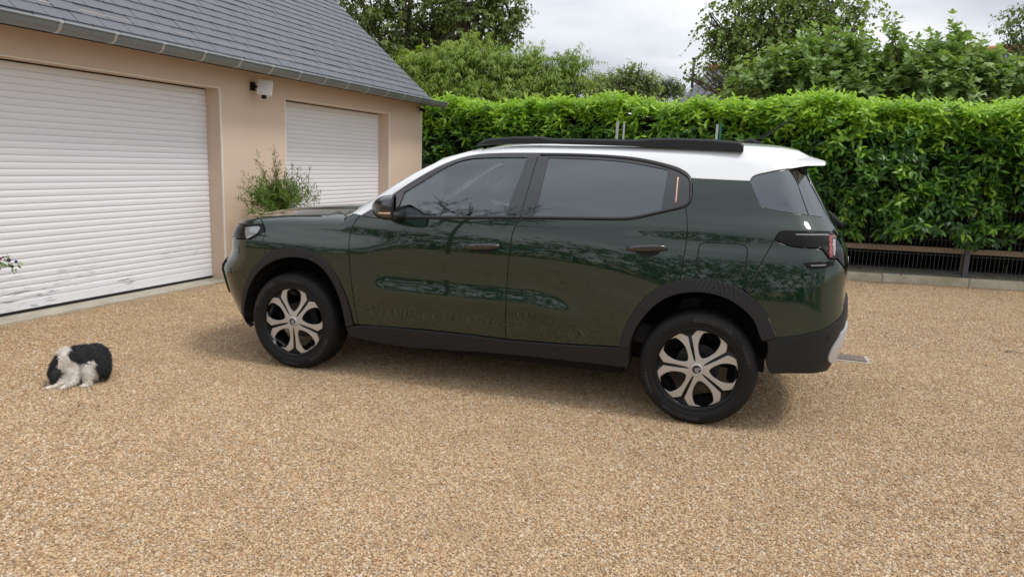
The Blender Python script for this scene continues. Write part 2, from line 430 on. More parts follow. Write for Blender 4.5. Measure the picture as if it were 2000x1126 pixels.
# gutter
M_ZINC = mat('zinc', (.30, .325, .33), .55, .25)
t = NT(M_ZINC); oc = t.coord('Object', (.6, 1, 1))
zc_ = t.noise(oc, 5, 6, .65)
t.base(t.mix(zc_, (.155, .185, .195), (.29, .31, .32))); t.rough(t.ramp(zc_, (.3, (.38,)*3), (.7, (.6,)*3)))
gut = thing('gutter', None, None); gut.parent = garage; gut.location = (0, -.335, 2.405)
R0 = .078; a = np.linspace(math.pi, 2*math.pi, 15); V = []; F = []
prof = [(R0*math.cos(q), R0*math.sin(q)) for q in a]+[((R0-.003)*math.cos(q), (R0-.003)*math.sin(q)) for q in a[::-1]]
n = len(prof)
xs_ = np.linspace(-4.4, 4.90, 20)
for x in xs_: V += [(x, y, z) for y, z in prof]
F = [(i*n+j, i*n+(j+1) % n, (i+1)*n+(j+1) % n, (i+1)*n+j) for i in range(len(xs_)-1) for j in range(n)]
F += [tuple(range(n-1, -1, -1)), tuple(range((len(xs_)-1)*n, len(xs_)*n))]
obj('channel', V, F, M_ZINC, gut, True).modifiers.new('edges', 'EDGE_SPLIT').split_angle = math.radians(50)
MB().tube([(-4.4, -R0-.006, .002), (4.90, -R0-.006, .002)], .010, 8).build('rolled_lip', M_ZINC, gut, True)
V = [(4.90, 0, 0)]+[(4.90, (R0)*math.cos(q), R0*math.sin(q)) for q in a]
MB().add(V+[(4.897, y, z) for _, y, z in V], [tuple(range(16)), tuple(range(31, 15, -1))]).build('end_cap', M_ZINC, gut)
M_BRK = mat('bracket_zinc', (.50, .51, .51), .45, .5)
pr = [((R0+.003)*math.cos(q), (R0+.003)*math.sin(q)) for q in np.linspace(math.pi*.93, 2*math.pi, 15)]+[((R0+.0005)*math.cos(q), (R0+.0005)*math.sin(q)) for q in np.linspace(2*math.pi, math.pi*.93, 15)]
n = len(pr)
def brk_me():
    V = [(x, y, z) for x in (-.014, .014) for y, z in pr]
    V2 = np.array([(x, y, z) for x in (-.014, .014) for y, z in ((-R0-.018, .012), (-R0+.006, .014), (-R0+.004, -.004), (-R0-.018, -.006))])
    bb = MB(); bb.add(V, [(i, (i+1) % n, n+(i+1) % n, n+i) for i in range(n)]+[tuple(range(n-1, -1, -1)), tuple(range(n, 2*n))])
    bb.add(V2, [(3, 2, 1, 0), (4, 5, 6, 7), (0, 1, 5, 4), (1, 2, 6, 5), (2, 3, 7, 6), (3, 0, 4, 7)])
    return mesh_from('bracket', np.concatenate(bb.V), bb.F, M_BRK)
bm_ = brk_me()
for k in range(-4, 15):
    o = bpy.data.objects.new('bracket', bm_); link(o, gut); o.location = (-2.14+.502*k, 0, 0)

# security lamp on the pier, camera at the corner
def gar_pt(px, off):
    P = on_plane([px], G0+off*GN, GN)[0]; return P
def to_g(P): d = P-G0; return np.array([d@GA, -(d@GN), d[2]])
lc = gar_pt((517.5, 171.5), .17)
lamp = thing('security_lamp', 'square white security lamp on a black bracket under the gutter', 'lamp', tuple(lc), g_ang)
M_WPL = mat('white_plastic', (.72, .70, .68), .45)
Rl = np.array(Matrix.Rotation(R_(-38) if False else math.radians(-52), 3, 'Z') @ Matrix.Rotation(math.radians(-14), 3, 'X') @ Matrix.Rotation(math.radians(6), 3, 'Y'))
bevel(MB().box((-.083, -.016, -.090), (.083, .016, .090), Rl).build('lamp_head', M_WPL, lamp), .005)
b = MB(); b.tube([(-.02, .17, .02), (-.03, .10, .01), (-.02, .02, 0)], .014, 8); b.build('bracket', M_RUBBER, lamp, True)
MB().box((-.055, .145, -.035), (.015, .168, .06)).build('wall_plate', M_RUBBER, lamp)
b = MB(); th = np.linspace(0, np.pi, 7)
b.tube([(-.012, .01, -.088), (-.012, 0, -.108), (-.012, -.006, -.124)], [.030, .036, .014], 12); b.build('sensor', M_RUBBER, lamp, True)
b = MB(); b.tube([(-.004, -.030, -.104), (-.002, -.040, -.106)], .014, 10); b.build('sensor_eye', M_WPL, lamp, True)
cc = gar_pt((823, 214.5), .07)
sc_ = thing('security_camera', 'small dark camera at the garage corner beneath the gutter end', 'camera', tuple(cc), g_ang)
b = MB(); b.tube([(-.05, -.01, .005), (.05, -.03, -.01)], .028, 12); b.build('body', M_RUBBER, sc_, True)
b = MB(); b.tube([(.05, -.03, -.01), (.056, -.032, -.011)], .020, 12); b.build('lens', M_LENS, sc_, True)
b = MB(); b.tube([(-.02, -.01, .01), (-.03, .07, .04)], .01, 6); b.build('mount', M_RUBBER, sc_, True)
# ================================================================== THE CAR
CAR_YAW, CAR_O = -0.3012, np.array([-1.2213, 5.5038, 0.0])
_ca = np.array([math.cos(CAR_YAW), math.sin(CAR_YAW), 0]); _cn = np.array([math.sin(CAR_YAW), -math.cos(CAR_YAW), 0])
def to_car(P):
    d = np.atleast_2d(P)-CAR_O; return np.stack([d@_ca, d@_cn, d[:, 2]], 1)     # x backwards, y outwards (near side), z up
CAM_C = to_car(CAM)[0]
def car_rays(px):
    d = rays(px); return np.stack([d@_ca, d@_cn, d[:, 2]], 1)
class Spl:
    def __init__(s, *kn):
        s.x = np.array([k[0] for k in kn], float); s.y = np.array([k[1] for k in kn], float)
        n = len(s.x); h = np.diff(s.x); A = np.zeros((n, n)); b = np.zeros(n); A[0, 0] = A[-1, -1] = 1
        for i in range(1, n-1):
            A[i, i-1] = h[i-1]; A[i, i] = 2*(h[i-1]+h[i]); A[i, i+1] = h[i]
            b[i] = 6*((s.y[i+1]-s.y[i])/h[i]-(s.y[i]-s.y[i-1])/h[i-1])
        s.m = np.linalg.solve(A, b); s.h = h
    def __call__(s, q):
        q = np.asarray(q, float); i = np.clip(np.searchsorted(s.x, q)-1, 0, len(s.h)-1)
        h = s.h[i]; a = (s.x[i+1]-q)/h; c = (q-s.x[i])/h
        qa = np.clip(q, s.x[0], s.x[-1])
        a = (s.x[i+1]-qa)/h; c = (qa-s.x[i])/h
        v = a*s.y[i]+c*s.y[i+1]+((a**3-a)*s.m[i]+(c**3-c)*s.m[i+1])*h*h/6
        sl0 = (s.y[1]-s.y[0])/s.h[0]-s.m[1]*s.h[0]/6; sl1 = (s.y[-1]-s.y[-2])/s.h[-1]+s.m[-2]*s.h[-1]/6
        return v+np.minimum(q-s.x[0], 0)*sl0+np.maximum(q-s.x[-1], 0)*sl1
def sst(a, b, x):
    t = np.clip((x-a)/(b-a), 0, 1); return t*t*t*(t*(6*t-15)+10)
P_MID = Spl((.10,.78),(.20,.822),(.28,.846),(.36,.860),(.44,.869),(.52,.876),(.60,.881),(.68,.8855),(.76,.889),(.84,.891),(.90,.8895),(.96,.885),(1.02,.877),(1.08,.864),(1.13,.850),(1.18,.834),(1.25,.809),(1.35,.770),(1.45,.724),(1.55,.672),(1.65,.615))
P_FRO = Spl((.10,.79),(.20,.83),(.36,.868),(.52,.888),(.62,.899),(.72,.9065),(.80,.9055),(.86,.9005),(.90,.889),(.94,.870),(.965,.8615),(1.0,.860),(1.03,.852),(1.07,.828),(1.12,.795),(1.2,.76),(1.3,.73),(1.5,.66),(1.65,.60))
P_REA = Spl((.10,.80),(.20,.85),(.36,.892),(.50,.9015),(.62,.9005),(.72,.8975),(.80,.893),(.88,.886),(.95,.877),(1.01,.865),(1.05,.8535),(1.085,.850),(1.12,.8475),(1.15,.839),(1.2,.817),(1.28,.784),(1.38,.738),(1.48,.686),(1.58,.63),(1.65,.585))
def Yside(X, z):
    wf = 1-sst(.15, .95, X); wr = sst(1.75, 2.75, X)
    y = P_MID(z)*(1-wf-wr)+P_FRO(z)*wf+P_REA(z)*wr
    # pressed ledge along the lower doors
    zc = .60-.05*sst(1.6, 2.1, X)
    m = sst(.50, .72, X)*(1-sst(1.75, 2.12, X))
    y = y+.013*m*np.exp(-((z-zc)/.06)**2)-.008*m*np.exp(-((z-zc-.15)/.08)**2)
    y = y-.085*(np.maximum(.5-X, 0)/1.2)**2
    up = sst(1.0, 1.3, z)
    y = y-(.055+.05*up)*(np.maximum(X-2.45, 0)/.9)**2
    y = y-.006*((X-1.4)/1.5)**2*up
    return y
T_HOOD = Spl((-1.1,.86),(-.95,.915),(-.8,.957),(-.65,.996),(-.45,1.036),(-.2,1.068),(.1,1.090),(.3,1.103),(.6,1.12),(1.2,1.14),(3.6,1.16))
T_UP = Spl((-1.0,.30),(0,.89),(.2,1.02),(.407,1.142),(.6,1.268),(.798,1.390),(.974,1.483),(1.112,1.535),(1.25,1.572),(1.48,1.606),(1.8,1.616),(2.2,1.626),(2.6,1.632),(2.85,1.630),(3.05,1.617),(3.25,1.585),(3.6,1.50))
def top(X, y):
    cr = .035+.025*sst(.75, 1.4, X)
    a = T_HOOD(X)-.035*(y/.7)**2+.012*(sst(.30,.44,np.abs(y))*0+1-sst(.30,.46,np.abs(y)))*sst(-.95,-.5,X)
    b = T_UP(X)-cr*(y/.7)**2
    k = .012
    h = np.clip(.5+.5*(b-a)/k, 0, 1)
    return a*(1-h)+b*h+k*h*(1-h)*.5
X_FR = Spl((.10,-.54),(.20,-.63),(.30,-.70),(.40,-.76),(.50,-.80),(.60,-.828),(.65,-.828),(.69,-.79),(.73,-.752),(.80,-.738),(.88,-.735),(.95,-.722),(1.0,-.70),(1.06,-.65),(1.2,-.4))
X_RE = Spl((.10,3.22),(.2,3.32),(.3,3.40),(.4,3.455),(.5,3.485),(.6,3.50),(.7,3.495),(.8,3.485),(.9,3.485),(1.0,3.475),(1.06,3.455),(1.12,3.425),(1.2,3.375),(1.3,3.315),(1.4,3.255),(1.5,3.20),(1.6,3.14),(1.7,3.08))
def rnd(a, b, r):
    u = np.maximum(a+r, 0); v = np.maximum(b+r, 0)
    return np.minimum(np.maximum(a, b), -r)+np.sqrt(u*u+v*v)
def Fc(P):
    X, Y, Z = P[:, 0], np.abs(P[:, 1]), P[:, 2]
    s = Y-Yside(X, Z)
    up = sst(1.0, 1.2, Z)
    t0 = top(X, Y); sl = (top(X+.01, Y)-top(X-.01, Y))/.02
    t = (Z-t0)/np.sqrt(1+sl*sl)
    fr = X_FR(Z)+.13*(Y/.8)**2-X
    re = X-X_RE(Z)+.10*(Y/.8)**2
    re = re*np.where(Z > 1.06, .9, 1.0)
    a = rnd(s, fr, .22); a = rnd(a, re, .16)
    r = .085-.03*sst(.3, .7, X)+.02*sst(1.0, 1.6, X)
    return rnd(a, t, r)
def grad(P, e=.0015):
    g = np.stack([(Fc(P+d)-Fc(P-d)) for d in np.eye(3)*e], 1)
    return g/(np.linalg.norm(g, axis=1)[:, None]+1e-12)
def march(O, D, t0, t1, steps=90):
    O = np.atleast_2d(O); D = np.atleast_2d(D); n = max(len(O), len(D))
    O = np.broadcast_to(O, (n, 3)); D = np.broadcast_to(D, (n, 3))
    ts = np.linspace(t0, t1, steps)
    f = np.stack([Fc(O+t*D) for t in ts], 1)
    neg = f <= 0; hit = neg.any(1); k = np.where(hit, neg.argmax(1), f.argmin(1))
    lo = ts[np.maximum(k-1, 0)]; hi = ts[k].copy(); lo = np.where(hit, lo, hi)
    for _ in range(22):
        m = (lo+hi)/2; c = Fc(O+m[:, None]*D) <= 0
        hi = np.where(c & hit, m, hi); lo = np.where(c | ~hit, lo, m)
    return O+hi[:, None]*D
def scurve(px, step=5.0):
    px = np.asarray(px, float)
    if len(px) < 3:
        n = max(2, int(np.linalg.norm(px[1]-px[0])/step)+1); return px[0]+(px[1]-px[0])*np.linspace(0, 1, n)[:, None]
    d = np.r_[0, np.cumsum(np.linalg.norm(np.diff(px, axis=0), axis=1)**.5)]
    sx = Spl(*zip(d, px[:, 0])); sy = Spl(*zip(d, px[:, 1]))
    L = np.linalg.norm(np.diff(px, axis=0), axis=1).sum(); q = np.linspace(0, d[-1], max(3, int(L/step)+1))
    return np.stack([sx(q), sy(q)], 1)
def px3(px, step=5.0, smooth=True):            # a line seen on the body side -> points on the body surface
    q = scurve(px, step) if smooth else np.asarray(px, float)
    D = car_rays(q); D /= np.linalg.norm(D, axis=1)[:, None]
    return march(CAM_C, D, 3.2, 6.6, 120)
def join(*cs):
    out = []
    for c in cs:
        for p in c:
            if not out or np.linalg.norm(p-out[-1]) > .004: out.append(p)
    if np.linalg.norm(out[0]-out[-1]) < .004: out.pop()
    return np.array(out)
_S = math.sqrt(.5)
PROJ = {  # ray direction into the body, and the two axes of the plane it is measured on
    'side': (np.array([0, -1., 0]), np.array([1., 0, 0]), np.array([0, 0, 1.]), np.array([0, 1.3, 0])),
    'top': (np.array([0, 0, -1.]), np.array([1., 0, 0]), np.array([0, 1., 0]), np.array([0, 0, 2.0])),
    'rear': (np.array([-1., 0, 0]), np.array([0, 1., 0]), np.array([0, 0, 1.]), np.array([4.2, 0, 0])),
    'front': (np.array([1., 0, 0]), np.array([0, 1., 0]), np.array([0, 0, 1.]), np.array([-1.4, 0, 0])),
    'fcorner': (np.array([_S, -_S, 0]), np.array([_S, _S, 0]), np.array([0, 0, 1.]), np.array([-1.1, 1.1, 0])),
    'rcorner': (np.array([-_S, -_S, 0]), np.array([_S, -_S, 0]), np.array([0, 0, 1.]), np.array([3.4, 2.6, 0])),
}
def solve(proj, uv, tmax=3.0):
    d, u, v, o = PROJ[proj]; o = o-(o@u)*u-(o@v)*v
    O = o+uv[:, :1]*u+uv[:, 1:]*v
    return march(O, d, 0.0, tmax, 110)
def uv_of(proj, P):
    d, u, v, o = PROJ[proj]; return np.stack([P@u, P@v], 1)
def area2(p): return .5*np.sum(p[:, 0]*np.roll(p[:, 1], -1)-np.roll(p[:, 0], -1)*p[:, 1])
def inset(p, w):
    if w == 0: return p.copy()
    s = 1 if area2(p) > 0 else -1
    e = np.roll(p, -1, 0)-p; e /= np.linalg.norm(e, axis=1)[:, None]+1e-12
    n = np.stack([-e[:, 1], e[:, 0]], 1)*s
    m = n+np.roll(n, 1, 0); l = np.linalg.norm(m, axis=1); m /= (l[:, None]+1e-9)
    c = np.maximum((m*n).sum(1), .45)
    return p+m*(w/c)[:, None]
def inside(p, poly):
    x, y = p[:, 0], p[:, 1]; r = np.zeros(len(p), bool); a = poly; b = np.roll(poly, -1, 0)
    for (x0, y0), (x1, y1) in zip(a, b):
        if y0 == y1: continue
        c = ((y0 > y) != (y1 > y)) & (x < (x1-x0)*(y-y0)/(y1-y0)+x0); r ^= c
    return r
def dist_poly(p, poly):
    d = np.full(len(p), 9.0); a = poly; b = np.roll(poly, -1, 0)
    for q0, q1 in zip(a, b):
        e = q1-q0; t = np.clip(((p-q0)@e)/(e@e+1e-12), 0, 1)
        d = np.minimum(d, np.linalg.norm(p-q0-t[:, None]*e, axis=1))
    return d
def resamp(p, h):
    q = np.vstack([p, p[:1]]); out = []
    for a, b in zip(q[:-1], q[1:]):
        n = max(1, int(np.linalg.norm(b-a)/h)); out.append(a+(b-a)*np.linspace(0, 1, n, endpoint=False)[:, None])
    return np.concatenate(out)
def panel_geo(P3, proj, off=0.0, depth=.018, h=.03, gap=.002, holes=(), edge=.0022, drop=.0012, offf=None, tmax=3.0):
    loops = [resamp(inset(uv_of(proj, P3), gap), h)]+[resamp(inset(uv_of(proj, q), -gap), h)[::-1] for q in holes]
    a0 = area2(loops[0])
    if a0 < 0: loops[0] = loops[0][::-1]
    for i in range(1, len(loops)):
        if area2(loops[i]) > 0: loops[i] = loops[i][::-1]
    inner = []
    for i, l in enumerate(loops):
        if i == 0: inner.append(inset(l, edge))
        else: inner.append(inset(l[::-1], -edge)[::-1])
    lo = inner[0].min(0); hi = inner[0].max(0)
    gx, gy = np.meshgrid(np.arange(lo[0]+h/2, hi[0], h), np.arange(lo[1]+h/2, hi[1], h)); g = np.stack([gx.ravel(), gy.ravel()], 1)
    k = inside(g, inner[0])
    for l in inner[1:]: k &= ~inside(g, l)
    g = g[k]
    for l in inner: g = g[dist_poly(g, l) > .45*h] if len(g) else g
    pts = np.concatenate(inner+[g]); edges = []; n0 = 0; idx = []
    for l in inner:
        m = len(l); idx.append(np.arange(n0, n0+m)); edges += [(n0+i, n0+(i+1) % m) for i in range(m)]; n0 += m
    r = delaunay_2d_cdt([Vector(p) for p in pts], edges, [], 0, 1e-6)
    vv = np.array([tuple(v) for v in r[0]]); tri = np.array([f for f in r[2] if len(f) == 3])
    c = vv[tri].mean(1); k = inside(c, inner[0])
    for l in inner[1:]: k &= ~inside(c, l)
    tri = tri[k]
    nm = {}
    for i, og in enumerate(r[3]):
        for o in og: nm[o] = i
    S = solve(proj, vv, tmax); N = grad(S)
    offv = off if offf is None else offf(S)
    V = S+N*(offv if np.isscalar(offv) else offv[:, None]); NN = N.copy(); F = []
    fn = np.cross(V[tri[:, 1]]-V[tri[:, 0]], V[tri[:, 2]]-V[tri[:, 0]])
    fl = (fn*N[tri[:, 0]]).sum(1) < 0
    tri[fl] = tri[fl][:, ::-1]
    F = [tuple(t) for t in tri]
    V = [V]; NL = [NN]; n = len(vv)
    for l, ii in zip(loops, idx):
        m = len(l); So = solve(proj, l, tmax); No = grad(So)
        of = off if offf is None else offf(So)
        of = of if np.isscalar(of) else of[:, None]
        inn = V[0][[nm[j] for j in ii]]
        B = So+No*(of-drop)
        out = B-inn; out -= (out*No).sum(1)[:, None]*No; out /= np.linalg.norm(out, axis=1)[:, None]+1e-9
        nb = No+.9*out; nb /= np.linalg.norm(nb, axis=1)[:, None]
        V += [B, B, B-No*depth]; NL += [nb, out, out]
        for j in range(m):
            q = (j+1) % m
            f = (nm[ii[j]], nm[ii[q]], n+q, n+j)
            vs = np.concatenate(V[:1]) if False else None
            F.append(f); F.append((n+m+j, n+m+q, n+2*m+q, n+2*m+j))
        n += 3*m
    V = np.concatenate(V); NL = np.concatenate(NL)
    # make every face follow its vertex normals
    G = []
    for f in F:
        a, b, c = V[f[0]], V[f[1]], V[f[2]]
        nn = np.cross(b-a, c-a)
        if len(f) == 4 and np.dot(nn, nn) < 1e-18: nn = np.cross(c-a, V[f[3]]-a)
        G.append(f if np.dot(nn, NL[f[0]]+NL[f[1]]+NL[f[2]]) >= 0 else f[::-1])
    return V, G, NL
def car_obj(name, V, F, m, parent, near=True, normals=None, smooth=False):
    V = np.asarray(V, float).copy()
    if near:
        V[:, 1] *= -1; F = [f[::-1] for f in F]                    # near side is local -y
        nn = None if normals is None else normals*np.array([1, -1, 1])
    else: nn = normals
    return obj(name, V, F, m, parent, smooth, nn)
def panel(name, P3, proj, m, parent, sides=(1, -1), label=None, **k):
    V, F, N = panel_geo(P3, proj, **k); out = []
    for s in sides:
        out.append(car_obj(name, V, F, m, parent, s > 0, N))
        if label and s > 0: out[-1]['label'] = label
    return out
def cmirror(P): return P*np.array([1, -1, 1])

# ---- materials
M_PAINT = mat('green_paint', (.0042, .0190, .0105), .36, .10, coat=1.0, spec=.08)
M_PAINT.node_tree.nodes['Principled BSDF'].inputs['Coat IOR'].default_value = 1.68
t = NT(M_PAINT)
fl_ = t.voro(t.coord('Object'), 900, out='Color')
t.base(t.mix(.10, (.0042, .0190, .0105), fl_, 'OVERLAY'))
M_WHITE = mat('white_paint', (.80, .82, .84), .28, 0, coat=1.0)
M_BLACKG = mat('gloss_black', (.006, .006, .008), .06, 0, coat=.6)
M_BLACKG.node_tree.nodes['Principled BSDF'].inputs['Coat IOR'].default_value = 1.9
M_PLAST = mat('black_plastic', (.016, .017, .019), .50, spec=.35)
t = NT(M_PLAST); t.bump(t.noise(t.coord('Object'), 700, 2), .12, .001)
M_DARK = mat('dark_lining', (.008, .008, .009), .85)
M_SILVER = mat('machined_silver', (.58, .57, .56), .36, .6)
M_SKID = mat('silver_plastic', (.55, .56, .58), .38, .35)
M_CHROME = mat('chrome', (.8, .8, .8), .12, 1.0)
M_MIRR = mat('mirror_glass', (.20, .21, .22), .03, 1.0)
M_GOLD = mat('copper_strip', (.75, .47, .32), .30, .8)
M_TRIM = mat('grey_trim', (.62, .63, .61), .8)
M_INT = mat('dark_cabin', (.17, .18, .185), .6)
M_SEAT = mat('seat_fabric', (.07, .07, .075), .85)
M_RED = mat('red_lens', (.20, .006, .008), .12, coat=.6)
M_LAMP = mat('smoked_lens', (.008, .007, .007), .10, spec=.25)
M_GUIDE = mat('light_guide_grey', (.20, .20, .21), .15, 0, coat=.6)
M_ORANGE = mat('amber_strip', (.55, .42, .28), .25, .2, coat=.5)
def glass_mat(name, tint, w):
    """window glass: mirror-like Fresnel coat over a tinted see-through body"""
    m = bpy.data.materials.new(name); m.use_nodes = True; T = m.node_tree; T.nodes.clear()
    o = T.nodes.new('ShaderNodeOutputMaterial'); tr = T.nodes.new('ShaderNodeBsdfTransparent'); tr.inputs[0].default_value = (*tint, 1)
    gl = T.nodes.new('ShaderNodeBsdfGlossy'); gl.inputs['Roughness'].default_value = .01; gl.inputs[0].default_value = (.90, .97, 1, 1)
    fr = T.nodes.new('ShaderNodeFresnel'); fr.inputs[0].default_value = w
    mx = T.nodes.new('ShaderNodeMixShader')
    T.links.new(fr.outputs[0], mx.inputs[0]); T.links.new(tr.outputs[0], mx.inputs[1]); T.links.new(gl.outputs[0], mx.inputs[2])
    T.links.new(mx.outputs[0], o.inputs[0]); return m
M_GLASS = glass_mat('clear_glass', (.90, .95, .93), 2.25)
M_PRIV = glass_mat('privacy_glass', (.035, .038, .042), 2.3)

car = thing('parked_car', 'dark green compact SUV with white roof parked on the gravel', 'car', tuple(CAR_O), CAR_YAW)

# ---- lines seen on the body side
roof_low = px3([(704.7,420.5),(737,402),(765,382),(794,362),(822,344.5),(851,328),(889,311.5),(927,302),(965,299),(1010,298.3),(1051.5,298.5)])
roof_low2 = px3([(1051.5,298.5),(1100,299),(1146,300.3),(1200,303.5),(1236,307),(1270,313),(1308,322.4),(1325,328),(1337,334.5),(1345,341),(1350,348.5)])
dlo_end = px3([(1350,348.5),(1352,362),(1352,376),(1350,390),(1346,398.5),(1338.6,405)])
belt_f = px3([(704.7,420.5),(725,424.5),(748,426.6),(773,427),(900,427),(1014.4,427)])
belt_r = px3([(1014.4,427),(1100,428.2),(1190,429.6),(1218,429.5),(1240,427.5),(1272,420.5),(1305,413),(1338.6,405)])
b_up = px3([(1051.5,298.5),(1033,363),(1014.4,427)])
b_low = px3([(1014.4,427),(1003,450),(995.5,490),(991,540),(988,595),(986.7,640),(988.4,661.7)])
door_bot_f = px3([(700.7,633.5),(819.7,642.5),(900,650.5),(988.4,661.7)])
door_bot_r = px3([(988.4,661.7),(1100,670.5),(1210,676.8)])
door_front = px3([(704.7,420.5),(694,432),(685.5,452),(681.5,475),(681.3,495),(682.5,516),(686,550),(691.8,590.8),(697.3,620),(700.7,633.5)])
door_rear = px3([(1338.6,405),(1342,432),(1340,474.4),(1334.5,506.4),(1328,546)])
arch_r1 = px3([(1328,546.5),(1294.3,557.6),(1262.3,579.5),(1237,610),(1219,645),(1210,676.8)])
arch_r2 = px3([(1328,546.5),(1358,543.6),(1390,546.3),(1422,554.3),(1454,569.5),(1480.7,593.5),(1502,623.5),(1512.7,648),(1517,658.5)])
arch_r2a = px3([(1328,546.5),(1358,543.6),(1390,546.3),(1422,554.3),(1454,566.5)])
arch_r2b = px3([(1454,566.5),(1480.7,592.5),(1502,623.5),(1512.7,648),(1517,658.5)])
arch_ri = px3([(1229.3,677.9),(1236.5,652),(1252,625),(1278.3,596),(1310.3,577.5),(1347.6,570),(1384.9,571.9),(1422,583.6),(1454,604.9),(1475.4,631.5),(1486,660.8),(1490,664)])
arch_f1 = px3([(473.3,613),(476.8,568.6),(487,536),(504.4,511.5),(519.2,497)])
arch_f2 = px3([(519.2,497),(535,489.5),(553.2,484),(573.2,482),(597.6,485.6),(619.8,496.2),(642,516.2),(659.8,542),(673.1,570.8),(683.3,602),(690.9,633)])
arch_fi = px3([(480,636),(481.3,597),(487.5,567),(500,539.8),(520,518.5),(544.3,506),(571,501.5),(597.6,504.5),(619.8,514.5),(639.8,533),(655.4,557.5),(666.5,584),(674,613),(678,636)])
hoodline = px3([(507,422.8),(533.9,421.9),(573.8,420.3),(621.8,419.2),(639.4,418.5),(650,416),(663.3,411.2)])
cowl_side = px3([(663.3,411.2),(677.7,409.5),(692,414),(704.7,420.5)])
split_f = px3([(507,422.8),(513,435),(517,444),(517.8,452.7),(516,460),(512.5,470),(513,478),(519.2,497)], 4)
split_r = px3([(1513,468.5),(1494,501),(1474,537),(1454,566.5)])
roof_split = px3([(1350,348.5),(1380,350),(1420,352),(1465,354)])
q_top = px3([(1465,354),(1467.5,348),(1473,343.5),(1483,340),(1500,336.3),(1520,332.3),(1545,328.8)])
q_front = px3([(1465,354.5),(1469,366),(1475,381),(1483.3,396),(1494,405.5),(1512,410.5),(1531.3,413.5),(1560,417.5),(1581,420.2)])
q_split = px3([(1547,329.5),(1558,356),(1570,390),(1581,420.2)])

# ---- painted panels
fd = panel('front_door', join(belt_f, b_low, door_bot_f[::-1], door_front[::-1]), 'side', M_PAINT, car, h=.028)
rd = panel('rear_door', join(belt_r, door_rear, arch_r1, door_bot_r[::-1], b_low[::-1]), 'side', M_PAINT, car, h=.028)
panel('front_wing', join(split_f, arch_f2, door_front[::-1], cowl_side[::-1], hoodline[::-1]), 'side', M_PAINT, car, h=.024)
# quarter panel, wrapping a little onto the tail
hatch_pts = solve('rear', np.array([(.60, 1.115), (.625, 1.07), (.64, 1.03)]))
lamp_top = px3([(1624,453.5),(1600,452),(1550,451.5),(1524,453),(1518,459),(1513,468.5)])
q_bot2 = px3([(1581,420.2),(1595,422),(1607,423)])
panel('rear_quarter', join(dlo_end[::-1], roof_split, q_front, q_bot2, px3([(1607,423),(1618,430),(1627,439),(1629,448),(1624,453.5)]), lamp_top, split_r, arch_r2a[::-1], door_rear[::-1]), 'side', M_PAINT, car, h=.024)

# ---- roof with both pillars, white
def sol(proj, *uv): return solve(proj, np.array(uv, float))
wx = np.linspace(.34, 1.0, 14)
wedge = sol('top', *[(x, .765-.19*(x-.34)/.66) for x in wx])
ys = np.linspace(.575, 0, 12)[1:]
wtop = sol('top', *[(1.0-.075*(1-(y/.575)**2), y) for y in ys])
ws_half = join(wedge, wtop)                                # from the near cowl corner to the centre of the roof front
near_low = join(roof_low, roof_low2, roof_split, q_top)
rear_y = np.linspace(near_low[-1][1], 0, 10)[1:]
rear_half = sol('top', *[(3.075+.02*(1-(y/.6)**2), y) for y in rear_y])
R1 = join(near_low, rear_half); R1 = np.vstack([R1, cmirror(R1[::-1][1:])])
R2 = np.vstack([cmirror(ws_half), ws_half[::-1][1:]])
panel('roof', join(R1, R2), 'top', M_WHITE, car, sides=(1,), h=.035, gap=.001, label='white painted roof with pillars')
# ---- windscreen
cow_y = np.linspace(-.765, .765, 21)
cow = sol('top', *[(.34-.10*(1-(y/.765)**2), y) for y in cow_y])
panel('windscreen', join(ws_half, cmirror(ws_half[::-1]), cow), 'top', M_GLASS, car, sides=(1,), h=.06, off=-.006, depth=.004, gap=.004)
# ---- bonnet and cowl
h_rear = sol('top', *[(.335-.13*(1-(y/.78)**2), y) for y in np.linspace(.74, -.74, 21)])
fy = np.linspace(-.64, .64, 25)
h_front = sol('top', *[(-.752+.15*(abs(y)/.64)**2.6, y) for y in fy])
hl = hoodline[hoodline[:, 0] < .30]
panel('bonnet', join(hl, h_rear, cmirror(hl[::-1]), h_front), 'top', M_PAINT, car, sides=(1,), h=.03)
panel('cowl', join(h_rear, cow*1.0), 'top', M_BLACKG, car, sides=(1,), h=.05, off=-.004)

# ---- front end
hd_top = px3([(513,437),(500,437.8),(490,438.5),(481.5,439.5)], 4)
nose = lambda z, ys: solve('front', np.array([(y, z) for y in ys]))
n1 = nose(.955, [.66, .62, .5])
head = join(px3([(513,437.5),(515,446),(514,452.7),(500.3,461.5),(488,467)], 4), nose(.845, [.55, .45, .40]), nose(.90, [.38]), nose(.948, [.40, .48, .58]), px3([(486,438.6),(500,437.8)], 4))
hl_ = panel('headlight', head, 'fcorner', M_LAMP, car, h=.02, off=-.002)
for i, s in ((0, 1), (1, -1)): panel('lamp_reflector', px3([(480,443),(505,441.5),(508,445),(502,455),(490,462),(482,467)], 5, False), 'fcorner', M_LENS, hl_[i], sides=(s,), h=.02, off=.001, depth=.003, gap=0, edge=.001)
panel('bonnet_corner', join(px3([(507,422.8),(513,437)], 4), px3([(500,437.8),(486,438.6)], 4), nose(.952, [.58, .48, .40]), nose(.972, [.40, .5, .6])), 'fcorner', M_PAINT, car, h=.02, gap=.001)
bump_c = nose(.66, [0]); 
fb = join(px3([(517.8,452.9),(516,460),(512.5,470),(513,478),(519.2,497)], 4), arch_f1[::-1],
          nose(.42, [.62, .5, .3, 0]), nose(.60, [0]), nose(.78, [0]), nose(.83, [.2, .38, .5]), px3([(488,467.5),(500.3,462),(514,453.2)], 4))
panel('front_bumper', fb, 'fcorner', M_PAINT, car, h=.026, gap=.001)
